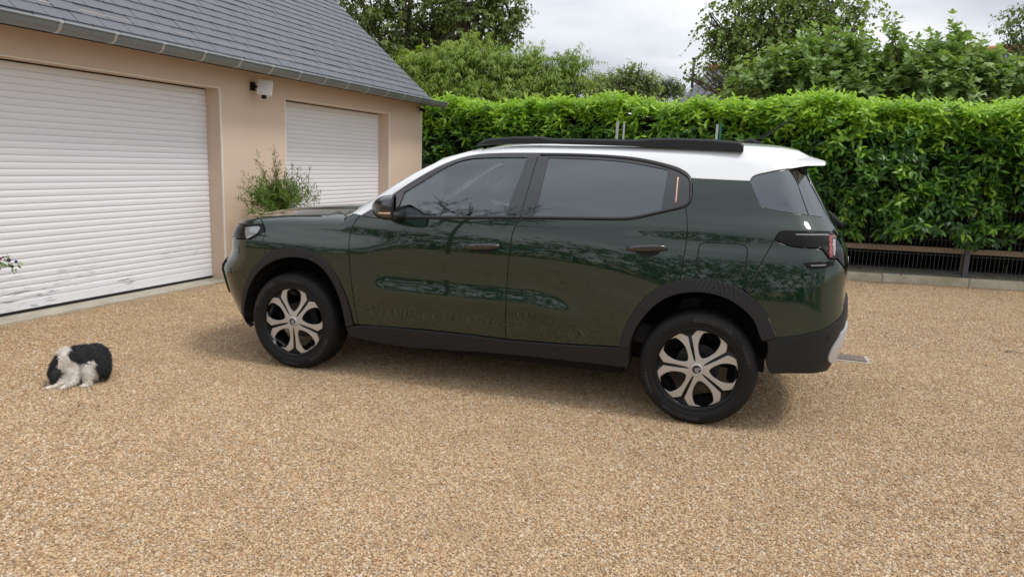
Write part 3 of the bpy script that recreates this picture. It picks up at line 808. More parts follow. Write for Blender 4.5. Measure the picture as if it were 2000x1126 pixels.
panel('bumper_blade', join(nose(.69, [.73, .66, .56]), nose(.45, [.58, .66, .705])), 'fcorner', M_PLAST, car, h=.03, off=.010, depth=.012)
chin = join(px3([(473.3,614),(480,636)]), px3([(480,636),(491,637.5)]), nose(.235, [.66, .5, .25, 0]), nose(.42, [0, .3, .5, .62]))
panel('front_valance', chin, 'fcorner', M_PLAST, car, h=.03, off=.002, depth=.03, gap=0)
g2 = nose(.90, np.linspace(.38, -.38, 15)); g1 = nose(.835, np.linspace(-.38, .38, 15))
panel('grille', join(g2, g1), 'front', M_BLACKG, car, sides=(1,), h=.03, off=-.004)

# ---- black surrounds and glass of the doors
fgl = join(px3([(772,420.4),(790,375.5)]), px3([(790,375.5),(813,361.8),(832,349.8),(851,338),(870,327.3),(889,318.2),(908,312),(927,309),(965,307.6),(1029.6,307.5)]), px3([(1029.6,307.5),(985,420.6)]), px3([(985,420.6),(772,420.4)]))
rgl = join(px3([(1071.5,308),(1146,310.7),(1200,314.3),(1236,318.8),(1304.4,332.3)]), px3([(1304.4,332.3),(1290,412)]), px3([(1290,412),(1268,417.2),(1245,421),(1218,422.4),(1045,420.8)]), px3([(1045,420.8),(1071.5,308)]))
panel('window_surround', join(roof_low, b_up, belt_f[::-1]), 'side', M_BLACKG, fd[0], sides=(1,), h=.03, holes=[fgl], off=-.002, depth=.03, gap=.0015)
panel('window_surround', join(roof_low, b_up, belt_f[::-1]), 'side', M_BLACKG, fd[1], sides=(-1,), h=.03, holes=[fgl], off=-.002, depth=.03, gap=.0015)
panel('window_glass', fgl, 'side', M_GLASS, fd[0], sides=(1,), h=.05, off=-.008, depth=.003, gap=-.003)
panel('window_glass', fgl, 'side', M_GLASS, fd[1], sides=(-1,), h=.05, off=-.008, depth=.003, gap=-.003)
for i, s in ((0, 1), (1, -1)):
    panel('window_surround', join(roof_low2, dlo_end, belt_r[::-1], b_up[::-1]), 'side', M_BLACKG, rd[i], sides=(s,), h=.03, holes=[rgl], off=-.002, depth=.03, gap=.0015)
    panel('window_glass', rgl, 'side', M_PRIV, rd[i], sides=(s,), h=.05, off=-.007, depth=.003, gap=-.003)
# belt mouldings, slim satin strips
def strip(name, ca, off, r, m, parent, s=1, flat=1.0):
    N = grad(ca); P = ca+N*off; b = MB(); b.tube(P, r, 8); V = np.concatenate(b.V)
    return car_obj(name, V, b.F, m, parent, s > 0, None, True)
M_SATIN = mat('satin_black', (.03, .03, .034), .35)
for i, s in ((0, 1), (1, -1)):
    strip('belt_moulding', px3([(772,423.8),(900,423.8),(1013,423.8)]), -.002, .0085, M_SATIN, fd[i], s)
    strip('belt_moulding', px3([(1018,424),(1100,425),(1190,426.2),(1218,426),(1240,424),(1272,417.3),(1305,409.5),(1334,402),(1343,396),(1348,387),(1349,370),(1348,352),(1340,342),(1325,333),(1300,324.5),(1270,316.5),(1236,310.5),(1200,306.5),(1146,303.5),(1056,301.5)]), -.002, .0085, M_SATIN, rd[i], s)
    strip('copper_strip', px3([(1324.2,346),(1322,370),(1319.7,397)]), .002, .005, M_GOLD, rd[i], s)
# ---- rear quarter glass, wrapping to the tailgate
panel('quarter_window', join(q_top, px3([(1545,328.8),(1547,329.5)]), q_split, q_front[::-1]), 'side', M_PRIV, car, h=.03, off=-.004, depth=.004)
rw = solve('rear', np.array([(.615, 1.125), (.60, 1.2), (.575, 1.3), (.55, 1.4), (.53, 1.47)]))
panel('tailgate_side_glass', join(px3([(1547,329.5),(1572,331)]), rw[::-1], px3([(1607,423),(1595,422),(1581,420.2)]), q_split[::-1]), 'rcorner', M_PRIV, car, h=.03, off=-.004, depth=.004)
rwin = join(solve('rear', np.array([(.605, 1.13), (.59, 1.2), (.565, 1.3), (.54, 1.4), (.52, 1.47)])))
rwin = np.vstack([rwin, cmirror(rwin[::-1])])
panel('rear_window', join(rwin), 'rear', M_PRIV, car, sides=(1,), h=.05, off=-.004, depth=.004)
pc_ = solve('rear', np.array([(.68, 1.115), (.45, 1.115), (.42, 1.3), (.40, 1.49), (.60, 1.49), (.64, 1.3)]))
panel('pillar_cover', pc_, 'rear', M_BLACKG, car, h=.04, off=-.014, depth=.004, gap=0)
vc_ = solve('rear', np.array([(-.42, .335), (.42, .335), (.42, .745), (-.42, .745)]))
panel('valance_centre', vc_, 'rear', M_PLAST, car, sides=(1,), h=.05, off=.0125, depth=.01, gap=0)
# ---- tail: tailgate, bumper, lamps
tg = solve('rear', np.array([(.62, 1.11), (.64, 1.06), (.645, 1.02), (.50, 1.015), (.49, .88), (.47, .80), (.44, .78), (0, .775)]))
panel('tailgate', join(tg, cmirror(tg[::-1])), 'rear', M_PAINT, car, sides=(1,), h=.03)
lampr = solve('rear', np.array([(.645, 1.015), (.55, 1.01), (.55, .93), (.64, .905)]))
lu = join(lamp_top[::-1], lampr, px3([(1635,505.2),(1621.9,506),(1617.9,502),(1612,494),(1605.9,487),(1594,484.6),(1579.2,484),(1544.6,480),(1513,468.5)], 4))
tl = panel('tail_light', lu, 'rcorner', M_LAMP, car, h=.02, off=.001, depth=.03)
for i, s in ((0, 1), (1, -1)):
    panel('light_guide', px3([(1553,456.5),(1600,457),(1618,457.5),(1618,460),(1600,459.6),(1556,459.2)], 8, False), 'rcorner', M_GUIDE, tl[i], sides=(s,), h=.03, off=.004, depth=.002, gap=0, edge=.0008)
    panel('red_reflector', px3([(1618.5,460),(1630,459.5),(1630,464),(1624.5,465.5),(1626,502),(1619.5,503),(1620,485)], 6, False), 'rcorner', M_RED, tl[i], sides=(s,), h=.03, off=.004, depth=.003, gap=0, edge=.001)
    panel('white_reflector', px3([(1625.5,467.5),(1630.5,466.5),(1629.5,499),(1626.8,499.5)], 6, False), 'rcorner', M_LENS, tl[i], sides=(s,), h=.03, off=.0055, depth=.003, gap=0, edge=.001)
    panel('lower_lens', px3([(1567.2,513.2),(1590,511.5),(1613.9,509.7),(1630,508.6),(1628,518),(1613.9,523),(1595,524.6),(1576.6,524.6)], 5, False), 'rcorner', M_LAMP, tl[i], sides=(s,), h=.025, off=.004, depth=.02, gap=0)
    panel('lower_light_guide', px3([(1582,517.2),(1612,516),(1612,518.6),(1584,520)], 6, False), 'rcorner', M_GUIDE, tl[i], sides=(s,), h=.03, off=.007, depth=.002, gap=0, edge=.0007)
rb_top = px3([(1517,659.5),(1553,656),(1593.9,647.5),(1612,641.5),(1625,634)], 5)
rbc = solve('rear', np.array([(.60, .735), (.5, .745), (.3, .75), (0, .75)]))
rbp = join(split_r, arch_r2b, rb_top, rbc, solve('rear', np.array([(0, .77), (.44, .775), (.48, .80), (.495, .88), (.50, .92), (.55, .925), (.64, .900)])),
           px3([(1634,506.5),(1621.9,507.2),(1616.9,503),(1611,495),(1605,488),(1594,485.6),(1579.2,485),(1544.6,481),(1513,469.5)], 4))
panel('rear_bumper', rbp, 'rcorner', M_PAINT, car, h=.024, gap=.0015)
rbl = join(px3([(1496.8,663.8),(1517,660)]), rb_top, rbc, solve('rear', np.array([(0, .33), (.3, .33), (.5, .33)])), px3([(1622.7,718.6),(1591.5,725.8),(1550,727.2),(1504,728.2)]), px3([(1504,728.2),(1496,708),(1500,684),(1496.8,663.8)]))
panel('rear_valance', rbl, 'rcorner', M_PLAST, car, h=.03, off=.010, depth=.05, gap=0)
skid = join(px3([(1638,648),(1632,659.9),(1623,674),(1615.5,688.6),(1613.3,697),(1613.8,703),(1618,705.5),(1632,705.6)], 5), solve('rear', np.array([(.50, .40), (.48, .46), (.50, .56), (.58, .64)])))
panel('skid_plate', skid, 'rcorner', M_SKID, car, h=.03, off=.020, depth=.012, gap=0)
# parking sensor
sp = px3([(1614.5,657.5)], smooth=False); N_ = grad(sp)
b = MB(); b.tube([sp[0]+N_[0]*.008, sp[0]+N_[0]*.0125], .009, 12); car_obj('parking_sensor', np.concatenate(b.V), b.F, M_RUBBER, car)
# fuel flap: a thin lid in the quarter
flap = px3([(1376.9,473.3),(1412,474.6),(1446,476),(1456,479),(1460.5,488),(1458.5,507),(1455.7,527.7),(1452,536),(1443,539.4),(1407,537),(1371.5,534),(1363,530),(1360.9,521),(1362.5,503),(1364.6,485),(1368,476)], 4, False)
panel('fuel_flap', flap, 'side', M_PAINT, car, sides=(1,), h=.03, off=.0015, depth=.002, gap=.0015, drop=.003)
flr = resamp(uv_of('side', flap), .01); flr = solve('side', flr); N_ = grad(flr); b = MB(); P_ = flr+N_*.0006
b.tube(np.vstack([P_, P_[:2]]), .0030, 6, False); car_obj('fuel_flap_seal', np.concatenate(b.V), b.F, M_DARK, car, smooth=True)

# ---- black cladding
def archoff(cx):
    def f(S):
        r = np.hypot(S[:, 0]-cx, S[:, 2]-.335); return .006+.016*(1-sst(.40, .52, r))
    return f
M_ARCH = mat('ribbed_plastic', (.020, .021, .024), .42, spec=.4)
t = NT(M_ARCH)
wv = t.n('ShaderNodeTexWave', wave_type='BANDS', bands_direction='X'); wv.inputs['Scale'].default_value = 1.0
cmbx = t.n('ShaderNodeCombineXYZ'); t.l(t.attr('rib'), cmbx.inputs[0]); t.l(cmbx.outputs[0], wv.inputs['Vector'])
t.bump(wv.outputs[0], .55, .004)
def arch_trim(outer, inner, cx):
    V, F, N = panel_geo(join(outer, inner[::-1]), 'side', h=.02, offf=archoff(cx), depth=.07, gap=0, edge=.004, drop=.003)
    ang = np.arctan2(V[:, 2]-.335, V[:, 0]-cx); r = np.hypot(V[:, 0]-cx, V[:, 2]-.335)
    k = np.clip((ang-.62)/.2, 0, 1)*np.clip((2.55-ang)/.2, 0, 1)
    rib = ang*5.5+np.where(ang > 1.45, 1, -1)*(r-.5)*6
    for s in (1, -1):
        o = car_obj('wheel_arch_trim', V, F, M_ARCH, car, s > 0, N); attr(o.data, 'rib', rib)
arch_trim(join(arch_f1, arch_f2), arch_fi, 0.0)
arch_trim(join(arch_r1[::-1], arch_r2), arch_ri, 2.67)
sill = join(px3([(678,638),(700.7,635),(819.7,643.5),(900,651.5),(988.4,662.7)]), px3([(988.4,662.7),(1100,671.5),(1210,677.6),(1230,678.3)]), px3([(1230,678.3),(1227.7,715.7)]), px3([(1227.7,715.7),(1060,696.5),(900,682.5),(775,673),(684,654)]))
panel('sill_cladding', sill, 'side', M_PLAST, car, h=.03, off=.016, depth=.10, gap=0, edge=.006, drop=.004)

# ---- under and inside
b = MB(); b.box((.42, -.70, .20), (2.22, .70, .27)); b.box((-.55, -.56, .22), (.42, .56, .40)); b.box((2.22, -.50, .26), (3.05, .50, .45))
car_obj('underbody', np.concatenate(b.V), b.F, M_DARK, car)
for cx in (0.0, 2.67):
    for s in (1, -1):
        th = np.linspace(.02, math.pi-.02, 22); V = []; F = []
        for y in (.50, .845):
            for a in th: V.append((cx+.405*math.cos(a), y, .335+.405*math.sin(a)))
        n = len(th); F = [(i, i+1, n+i+1, n+i) for i in range(n-1)]; F.append(tuple(range(n)))
        car_obj('wheel_housing', np.array(V), F, M_DARK, car, s > 0)
lin = join(px3([(712,430),(1014,430),(1090,432),(1230,432),(1320,420)], 12), np.array([[2.25, .8, .75], [2.1, .8, .30], [.62, .8, .30], [.47, .8, .7]]))
V, F, N = panel_geo(lin, 'side', off=-.05, depth=.01, h=.09)
for s in (1, -1): car_obj('door_lining', V, F, M_INT, car, s > 0, N)
def gapline(pts, w=.014, off=-.010):  # dark strips added behind panel gaps so no light shows through
    N_ = grad(pts); d_ = np.gradient(pts, axis=0); sd_ = nrm(np.cross(N_, d_)); A_ = pts+N_*off-sd_*w; B_ = pts+N_*off+sd_*w; n_ = len(pts)
    for s in (1, -1): car_obj('gap_backing', np.vstack([A_, B_]), [(i, i+1, n_+i+1, n_+i) for i in range(n_-1)], M_DARK, car, s > 0)
for q_ in (door_rear, split_r, b_low, door_front, split_f, hoodline, roof_split): gapline(q_)
for q_ in (q_front, q_top): gapline(q_, .012, -.0055)
b = MB(); b.box((.34, -.70, .3), (.40, .70, 1.0)); car_obj('bulkhead', np.concatenate(b.V), b.F, M_DARK, car)
b = MB(); b.box((3.0, -.6, .45), (3.04, .6, 1.05)); car_obj('boot_lining', np.concatenate(b.V), b.F, M_DARK, car)
# headliner follows the roof
gy = np.linspace(-.60, .60, 13); gx = np.linspace(1.02, 3.0, 14); V = np.array([(x, y, 0) for x in gx for y in gy]); V[:, 2] = top(V[:, 0], V[:, 1])-.045
F = [(i*13+j, i*13+j+1, (i+1)*13+j+1, (i+1)*13+j) for i in range(13) for j in range(12)]
car_obj('headliner', V, F, M_TRIM, car, smooth=True)
# inner pillar trims
for s in (1, -1):
    for pts, r in (([(.44, .735, 1.10), (.72, .69, 1.27), (1.0, .645, 1.44), (1.25, .625, 1.51)], .028), ([(1.62, .79, 1.05), (1.72, .70, 1.3), (1.80, .63, 1.5)], .045)):
        b = MB(); b.tube(scurve3 if False else pts, r, 10); car_obj('pillar_trim', np.concatenate(b.V), b.F, M_TRIM, car, s > 0, smooth=True)
# dashboard: lofted section across the car
sec = np.array([(.36, 1.075), (.55, 1.085), (.74, 1.075), (.83, 1.045), (.86, .98), (.82, .88), (.70, .70), (.40, .68)])
V = np.array([(x, y, z+(.02 if abs(y+0) > .2 and False else 0)) for y in (-.72, .72) for x, z in sec]); n = len(sec)
F = [(i, (i+1) % n, n+(i+1) % n, n+i) for i in range(n)]+[tuple(range(n)), tuple(range(2*n-1, n-1, -1))]
bevel(car_obj('dashboard', V, F, M_INT, car), .02)
# steering wheel (left-hand drive)
th = np.linspace(0, 2*np.pi, 33); tilt = math.radians(24); c = np.array([.98, .37, 1.03])
ax1 = np.array([0, 1., 0]); ax2 = np.array([math.sin(tilt), 0, math.cos(tilt)])
ring = c+.185*np.cos(th)[:, None]*ax1+.175*np.sin(th)[:, None]*ax2
b = MB(); b.tube(ring, .016, 8, False)
for a in (0, math.pi, -math.pi/2): b.tube([c, c+.18*math.cos(a)*ax1+.17*math.sin(a)*ax2], .018, 6)
b.tube([c+np.array([-.2, 0, -.08]), c], .045, 10)
car_obj('steering_wheel', np.concatenate(b.V), b.F, M_RUBBER, car, smooth=True)
def seat(x, y, wid):
    b = bmesh.new()
    def blk(pts, w, d):
        pass
    mb = MB()
    for (p0, p1, hw, th_) in (((x-.02, .46), (x+.50, .42), wid, .13), ((x+.47, .45), (x+.70, 1.10), wid*.92, .12), ((x+.70, 1.13), (x+.745, 1.32), wid*.5, .08)):
        a = np.array([p0[0], p0[1]]); c_ = np.array([p1[0], p1[1]]); e = (c_-a)/np.linalg.norm(c_-a); nn = np.array([-e[1], e[0]])*th_/2
        V = []
        for yy in (y-hw, y+hw):
            for q in (a-nn, c_-nn, c_+nn, a+nn): V.append((q[0], yy, q[1]))
        mb.add(V, [(0,1,2,3),(7,6,5,4),(0,4,5,1),(1,5,6,2),(2,6,7,3),(3,7,4,0)])
    return bevel(car_obj('seat', np.concatenate(mb.V), mb.F, M_SEAT, car), .05, 4)
seat(1.22, .37, .25); seat(1.22, -.37, .25)
mb_ = seat(2.05, 0, .60)
b = MB(); b.box((.80, -.10, 1.36), (.83, .10, 1.425)); b.tube([(.81, 0, 1.42), (.86, 0, 1.50)], .01, 6); bevel(car_obj('interior_mirror', np.concatenate(b.V), b.F, M_INT, car), .01)

# ---- door mirrors
def mirror(s):
    nu, nv = 26, 14; V = []; F = []
    c = np.array([.755, 1.0, 1.158])
    for i in range(nv):
        t_ = i/(nv-1); xx = .062-.152*t_
        sc = (1-(max(t_-.12, 0)/.88)**2.3)**.5 if t_ < 1 else 0
        sc = max(sc, .02)*(.97+.03*min(1, t_/.12))
        for j in range(nu):
            a = j*2*np.pi/nu; ca_, sa_ = math.cos(a), math.sin(a)
            ex = 2/3.0
            yy = .118*sc*math.copysign(abs(ca_)**ex, ca_); zz = .076*sc*math.copysign(abs(sa_)**ex, sa_)
            V.append((c[0]+xx+.055*(yy/.118)*.9, c[1]+yy, c[2]+zz-.012*t_))
    for i in range(nv-1):
        for j in range(nu): F.append((i*nu+j, i*nu+(j+1) % nu, (i+1)*nu+(j+1) % nu, (i+1)*nu+j))
    F.append(tuple(range((nv-1)*nu, nv*nu)))
    Vh = np.array(V)
    o = car_obj('door_mirror', Vh, F, M_BLACKG, car, s > 0, smooth=True)
    rim = Vh[:nu].copy(); gl = (rim-c-np.array([.062, 0, 0]))*np.array([1, .93, .93])+c+np.array([.054, 0, 0])
    car_obj('mirror_glass', gl, [tuple(range(nu))], M_MIRR, o, s > 0)
    b = MB(); ring = np.vstack([rim, rim[:2]]); b.tube(ring, .006, 6, False); car_obj('mirror_rim', np.concatenate(b.V), b.F, M_PLAST, o, s > 0, smooth=True)
    b = MB(); b.tube([(.80, .84, 1.10), (.775, .90, 1.095), (.755, .96, 1.10)], [.035, .03, .028], 10); car_obj('mirror_arm', np.concatenate(b.V), b.F, M_PLAST, o, s > 0, smooth=True)
    # indicator strip round the outer side
    st = []
    for t_ in np.linspace(.08, .60, 12):
        i = t_*(nv-1); i0 = int(i); ring0 = Vh[i0*nu:(i0+1)*nu]; ring1 = Vh[(i0+1)*nu:(i0+2)*nu]; rr = ring0+(ring1-ring0)*(i-i0)
        lowo = rr[nu-2]*.62+rr[0]*.38; st.append(lowo+np.array([0, .004, 0]))
    b = MB(); b.tube(st, [.008]*5+[.007]*7, 6); car_obj('indicator', np.concatenate(b.V), b.F, M_ORANGE if s > 0 else M_ORANGE, o, s > 0, smooth=True)
mirror(1); mirror(-1)
# ---- handles
def handle(pa, pb, door, s):
    P = px3([pa, ((pa[0]+pb[0])/2, (pa[1]+pb[1])/2-.3), pb], 4); N = grad(P); n = len(P)
    u = np.linspace(-1, 1, n); off = .006+.022*(1-np.abs(u)**4); hh = .019*(1-.55*np.abs(u)**3); tt = .010*(1-.3*np.abs(u)**3)
    V = []; F = []; k = 12
    for i in range(n):
        for j in range(k):
            a = j*2*np.pi/k; V.append(P[i]+N[i]*(off[i]+tt[i]*math.cos(a))+np.array([0, 0, 1.0])*hh[i]*math.sin(a))
    for i in range(n-1):
        for j in range(k): F.append((i*k+j, i*k+(j+1) % k, (i+1)*k+(j+1) % k, (i+1)*k+j))
    F += [tuple(range(k-1, -1, -1)), tuple(range((n-1)*k, n*k))]
    o = car_obj('door_handle', np.array(V), F, M_BLACKG, door, s > 0, smooth=True)
    c = P[n//2]; a = np.linspace(0, 2*np.pi, 25)[:-1]; q = np.stack([c[0]+.075*np.cos(a), c[2]-.010+.032*np.sin(a)], 1)
    V, F, NN = panel_geo(solve('side', q), 'side', off=.0012, depth=.001, h=.02, gap=0, edge=.001)
    car_obj('handle_shade', V, F, M_DARK, door, s > 0, NN)  # flat dark oval: shade of the grip recess put into the colour
for i, s in ((0, 1), (1, -1)):
    handle((908.5, 481.6), (977.4, 480.8), fd[i], s); handle((1223.4, 486), (1303.9, 485), rd[i], s)
# ---- roof rails
def rail(s):
    Xs = np.array([1.205, 1.26, 1.30, 1.45, 1.62, 1.70, 2.0, 2.2, 2.30, 2.45, 2.65, 2.79, 2.815])
    zt = np.array([1.556, 1.588, 1.598, 1.612, 1.618, 1.608, 1.612, 1.614, 1.624, 1.629, 1.626, 1.618, 1.598])
    zb = np.array([1.550, 1.557, 1.560, 1.566, 1.572, 1.574, 1.574, 1.573, 1.571, 1.569, 1.566, 1.562, 1.560])
    V = []; F = []
    for x, a, bb in zip(Xs, zt, zb):
        y = .625-.012*max(0, x-2.2)
        V += [(x, y+.024, bb), (x, y+.020, a-.012), (x, y+.006, a), (x, y-.012, a-.002), (x, y-.02, bb)]
    for i in range(len(Xs)-1):
        for j in range(5): F.append((i*5+j, i*5+(j+1) % 5, (i+1)*5+(j+1) % 5, (i+1)*5+j))
    F += [(4, 3, 2, 1, 0), tuple(range((len(Xs)-1)*5, len(Xs)*5))]
    bevel(car_obj('roof_rail', np.array(V), F, M_PLAST, car, s > 0), .004)
rail(1); rail(-1)
# ---- tailgate spoiler
yy = np.linspace(-.60, .60, 25); V = []; F = []
for y in yy:
    k = (abs(y)/.60); sw = .035*k**3
    zt = -.020*k**2
    z0_ = float(solve('top', np.array([[3.06, y]]))[0, 2])
    top_ = [(3.055, z0_+.0015), (3.13-sw*.5, .55*z0_+.45*(1.560+zt*.8)+.009), (3.20-sw, 1.560+zt*.8), (3.285-sw, 1.535+zt*.6), (3.292-sw, 1.526+zt*.6)]
    bot_ = [(3.284-sw, 1.520+zt*.6), (3.19-sw, 1.507+zt*.6), (3.10-sw*.6, 1.490+zt*.6), (3.05, 1.488+zt*.6)]
    V += [(x, y*.945, z) for x, z in top_]+[(x, y*1.02, z) for x, z in bot_]
m_ = 9
for i in range(24):
    for j in range(m_): F.append((i*m_+j, i*m_+(j+1) % m_, (i+1)*m_+(j+1) % m_, (i+1)*m_+j))
F += [tuple(range(m_)), tuple(range(25*m_-1, 24*m_-1, -1))]
o = car_obj('spoiler', np.array(V), F, M_WHITE, car, smooth=True); bevel(o, .006)
b = MB(); b.tube([(3.10, .545, 1.485), (3.15, .53, 1.468), (3.165, .52, 1.445)], [.03, .026, .012], 8); car_obj('spoiler_bracket', np.concatenate(b.V), b.F, M_RUBBER, car, smooth=True)
# aerial, rear wiper
b = MB(); b.tube([(2.86, 0, 1.628), (2.98, 0, 1.71), (3.10, 0, 1.80)], [.008, .006, .004], 8); b.tube([(2.80, 0, 1.62), (2.86, 0, 1.635), (2.93, 0, 1.625)], [.02, .03, .012], 8)
car_obj('aerial', np.concatenate(b.V), b.F, M_RUBBER, car, smooth=True)
wp = solve('rear', np.array([(0, 1.12), (-.12, 1.15), (-.26, 1.19), (-.42, 1.21)])); wp = wp+grad(wp)*.03
b = MB(); b.tube(wp, [.022, .014, .010, .008], 8); car_obj('rear_wiper', np.concatenate(b.V), b.F, M_RUBBER, car, smooth=True)
# number plate on the tailgate
pl = solve('rear', np.array([(-.26, .86), (.26, .86), (.26, .97), (-.26, .97)]))
panel('number_plate', pl, 'rear', mat('plate_white', (.75, .75, .73), .4), car, sides=(1,), h=.05, off=.006, depth=.005, gap=0)
# ------------------------------------------------------------------ wheels
RT = .334; RIM = .237
def tyre_mesh():
    # half-profile (axial a: 0 = outer face side .. ), radius
    prof = [(.030, .222), (.006, .232), (.000, .240), (.004, .246), (-.004, .262), (-.007, .280), (-.004, .298), (.004, .312), (.012, .3205), (.022, .3275), (.034, .3315)]
    tread = []
    for a0, a1 in ((.036, .066), (.074, .104), (.112, .142), (.150, .178)):
        tread += [(a0, .3325), (a1, .3335)]
    full = prof+[tread[0], tread[1]]
    for i in range(2, len(tread), 2):
        full += [(tread[i-1][0]+.001, .3265), (tread[i][0]-.001, .3265), tread[i], tread[i+1]]
    full += [(.186, .330), (.200, .318), (.210, .29), (.207, .26), (.196, .238), (.18, .222)]
    n = len(full); seg = 76*3; V = []; F = []
    for k in range(seg):
        th = 2*math.pi*k/seg; slit = (k % 3 == 0)
        for i, (a, r) in enumerate(full):
            rr = r
            if slit and 9 <= i <= n-6 and r > .327: rr = r-.0045
            V.append((rr*math.cos(th), a, rr*math.sin(th)))
    for k in range(seg):
        for i in range(n-1):
            F.append((k*n+i, k*n+i+1, ((k+1) % seg)*n+i+1, ((k+1) % seg)*n+i))
    return np.array(V), np.array(F)
def prism(poly, dtop, thick):
    """polygon (x, z) -> solid; dtop(r) gives the depth of the front face"""
    poly = np.asarray(poly); m = len(poly); r = np.hypot(poly[:, 0], poly[:, 1]); d = dtop(r)
    V = [(x, dd, z) for (x, z), dd in zip(poly, d)]+[(x, dd+thick, z) for (x, z), dd in zip(poly, d)]
    F = [(i, (i+1) % m, m+(i+1) % m, m+i) for i in range(m)]
    tr = delaunay_2d_cdt([Vector(p) for p in poly], [(i, (i+1) % m) for i in range(m)], [], 1, 1e-7)
    nm = {}
    for i, og in enumerate(tr[3]):
        for o in og: nm[i] = o
    for f in tr[2]:
        g = [nm[i] for i in f]; F.append(tuple(g)); F.append(tuple(m+i for i in g[::-1]))
    return np.array(V), F
def pol(r, deg): return (RIM*r*math.cos(math.radians(deg)), RIM*r*math.sin(math.radians(deg)))
half = [(.09, 36), (.185, 36), (.20, 31.5), (.34, 31.2), (.5, 31.8), (.66, 32.4), (.80, 33), (.90, 26.5), (.955, 22.5), (.957, 14), (.952, 5.5), (.935, 6), (.925, 10), (.895, 14.2), (.82, 17), (.72, 19.6), (.60, 21.3), (.51, 20.5), (.43, 18.5), (.37, 15), (.325, 10), (.30, 4.5), (.292, 0)]
sector = half+[(r, -a) for r, a in half[::-1][1:]]
def spoke_depth(r): return .012+.020*sst(.02, .16, .16-r)*0+.010*np.clip(1-r/.1, 0, 1)*-1+.006*np.clip(r/RIM, 0, 1)
M_COVER = mat('cover_black', (.006, .006, .007), .14, spec=.4)
M_DISC = mat('brake_steel', (.05, .05, .05), .45, .6)
t = NT(M_SILVER); t.rough(t.ramp(t.noise(t.coord('Object'), 12, 2), (.3, (.30,)*3), (.7, (.36,)*3)))
def text_polys(word, rad, deg0, height, flip=False, bold=0.0, squash=1.0):
    """word bent along a circle of the sidewall -> verts (x, 0, z), faces"""
    cu = bpy.data.curves.new('lettering', 'FONT'); cu.body = word; cu.size = height; cu.align_x = 'CENTER'; cu.resolution_u = 2; cu.offset = bold
    ob = bpy.data.objects.new('lettering', cu); COL.objects.link(ob)
    dg = bpy.context.evaluated_depsgraph_get(); me = bpy.data.meshes.new_from_object(ob.evaluated_get(dg))
    v = np.array([tuple(q.co) for q in me.vertices]); f = [tuple(p.vertices) for p in me.polygons]
    bpy.data.objects.remove(ob); bpy.data.curves.remove(cu); bpy.data.meshes.remove(me)
    s = 1 if not flip else -1
    th = math.radians(deg0)-s*v[:, 0]*squash/rad; r = rad+s*(v[:, 1]-height*.36)
    return np.stack([r*np.cos(th), np.zeros(len(v)), r*np.sin(th)], 1), f
M_LETTER = mat('raised_rubber', (.045, .045, .047), .55)
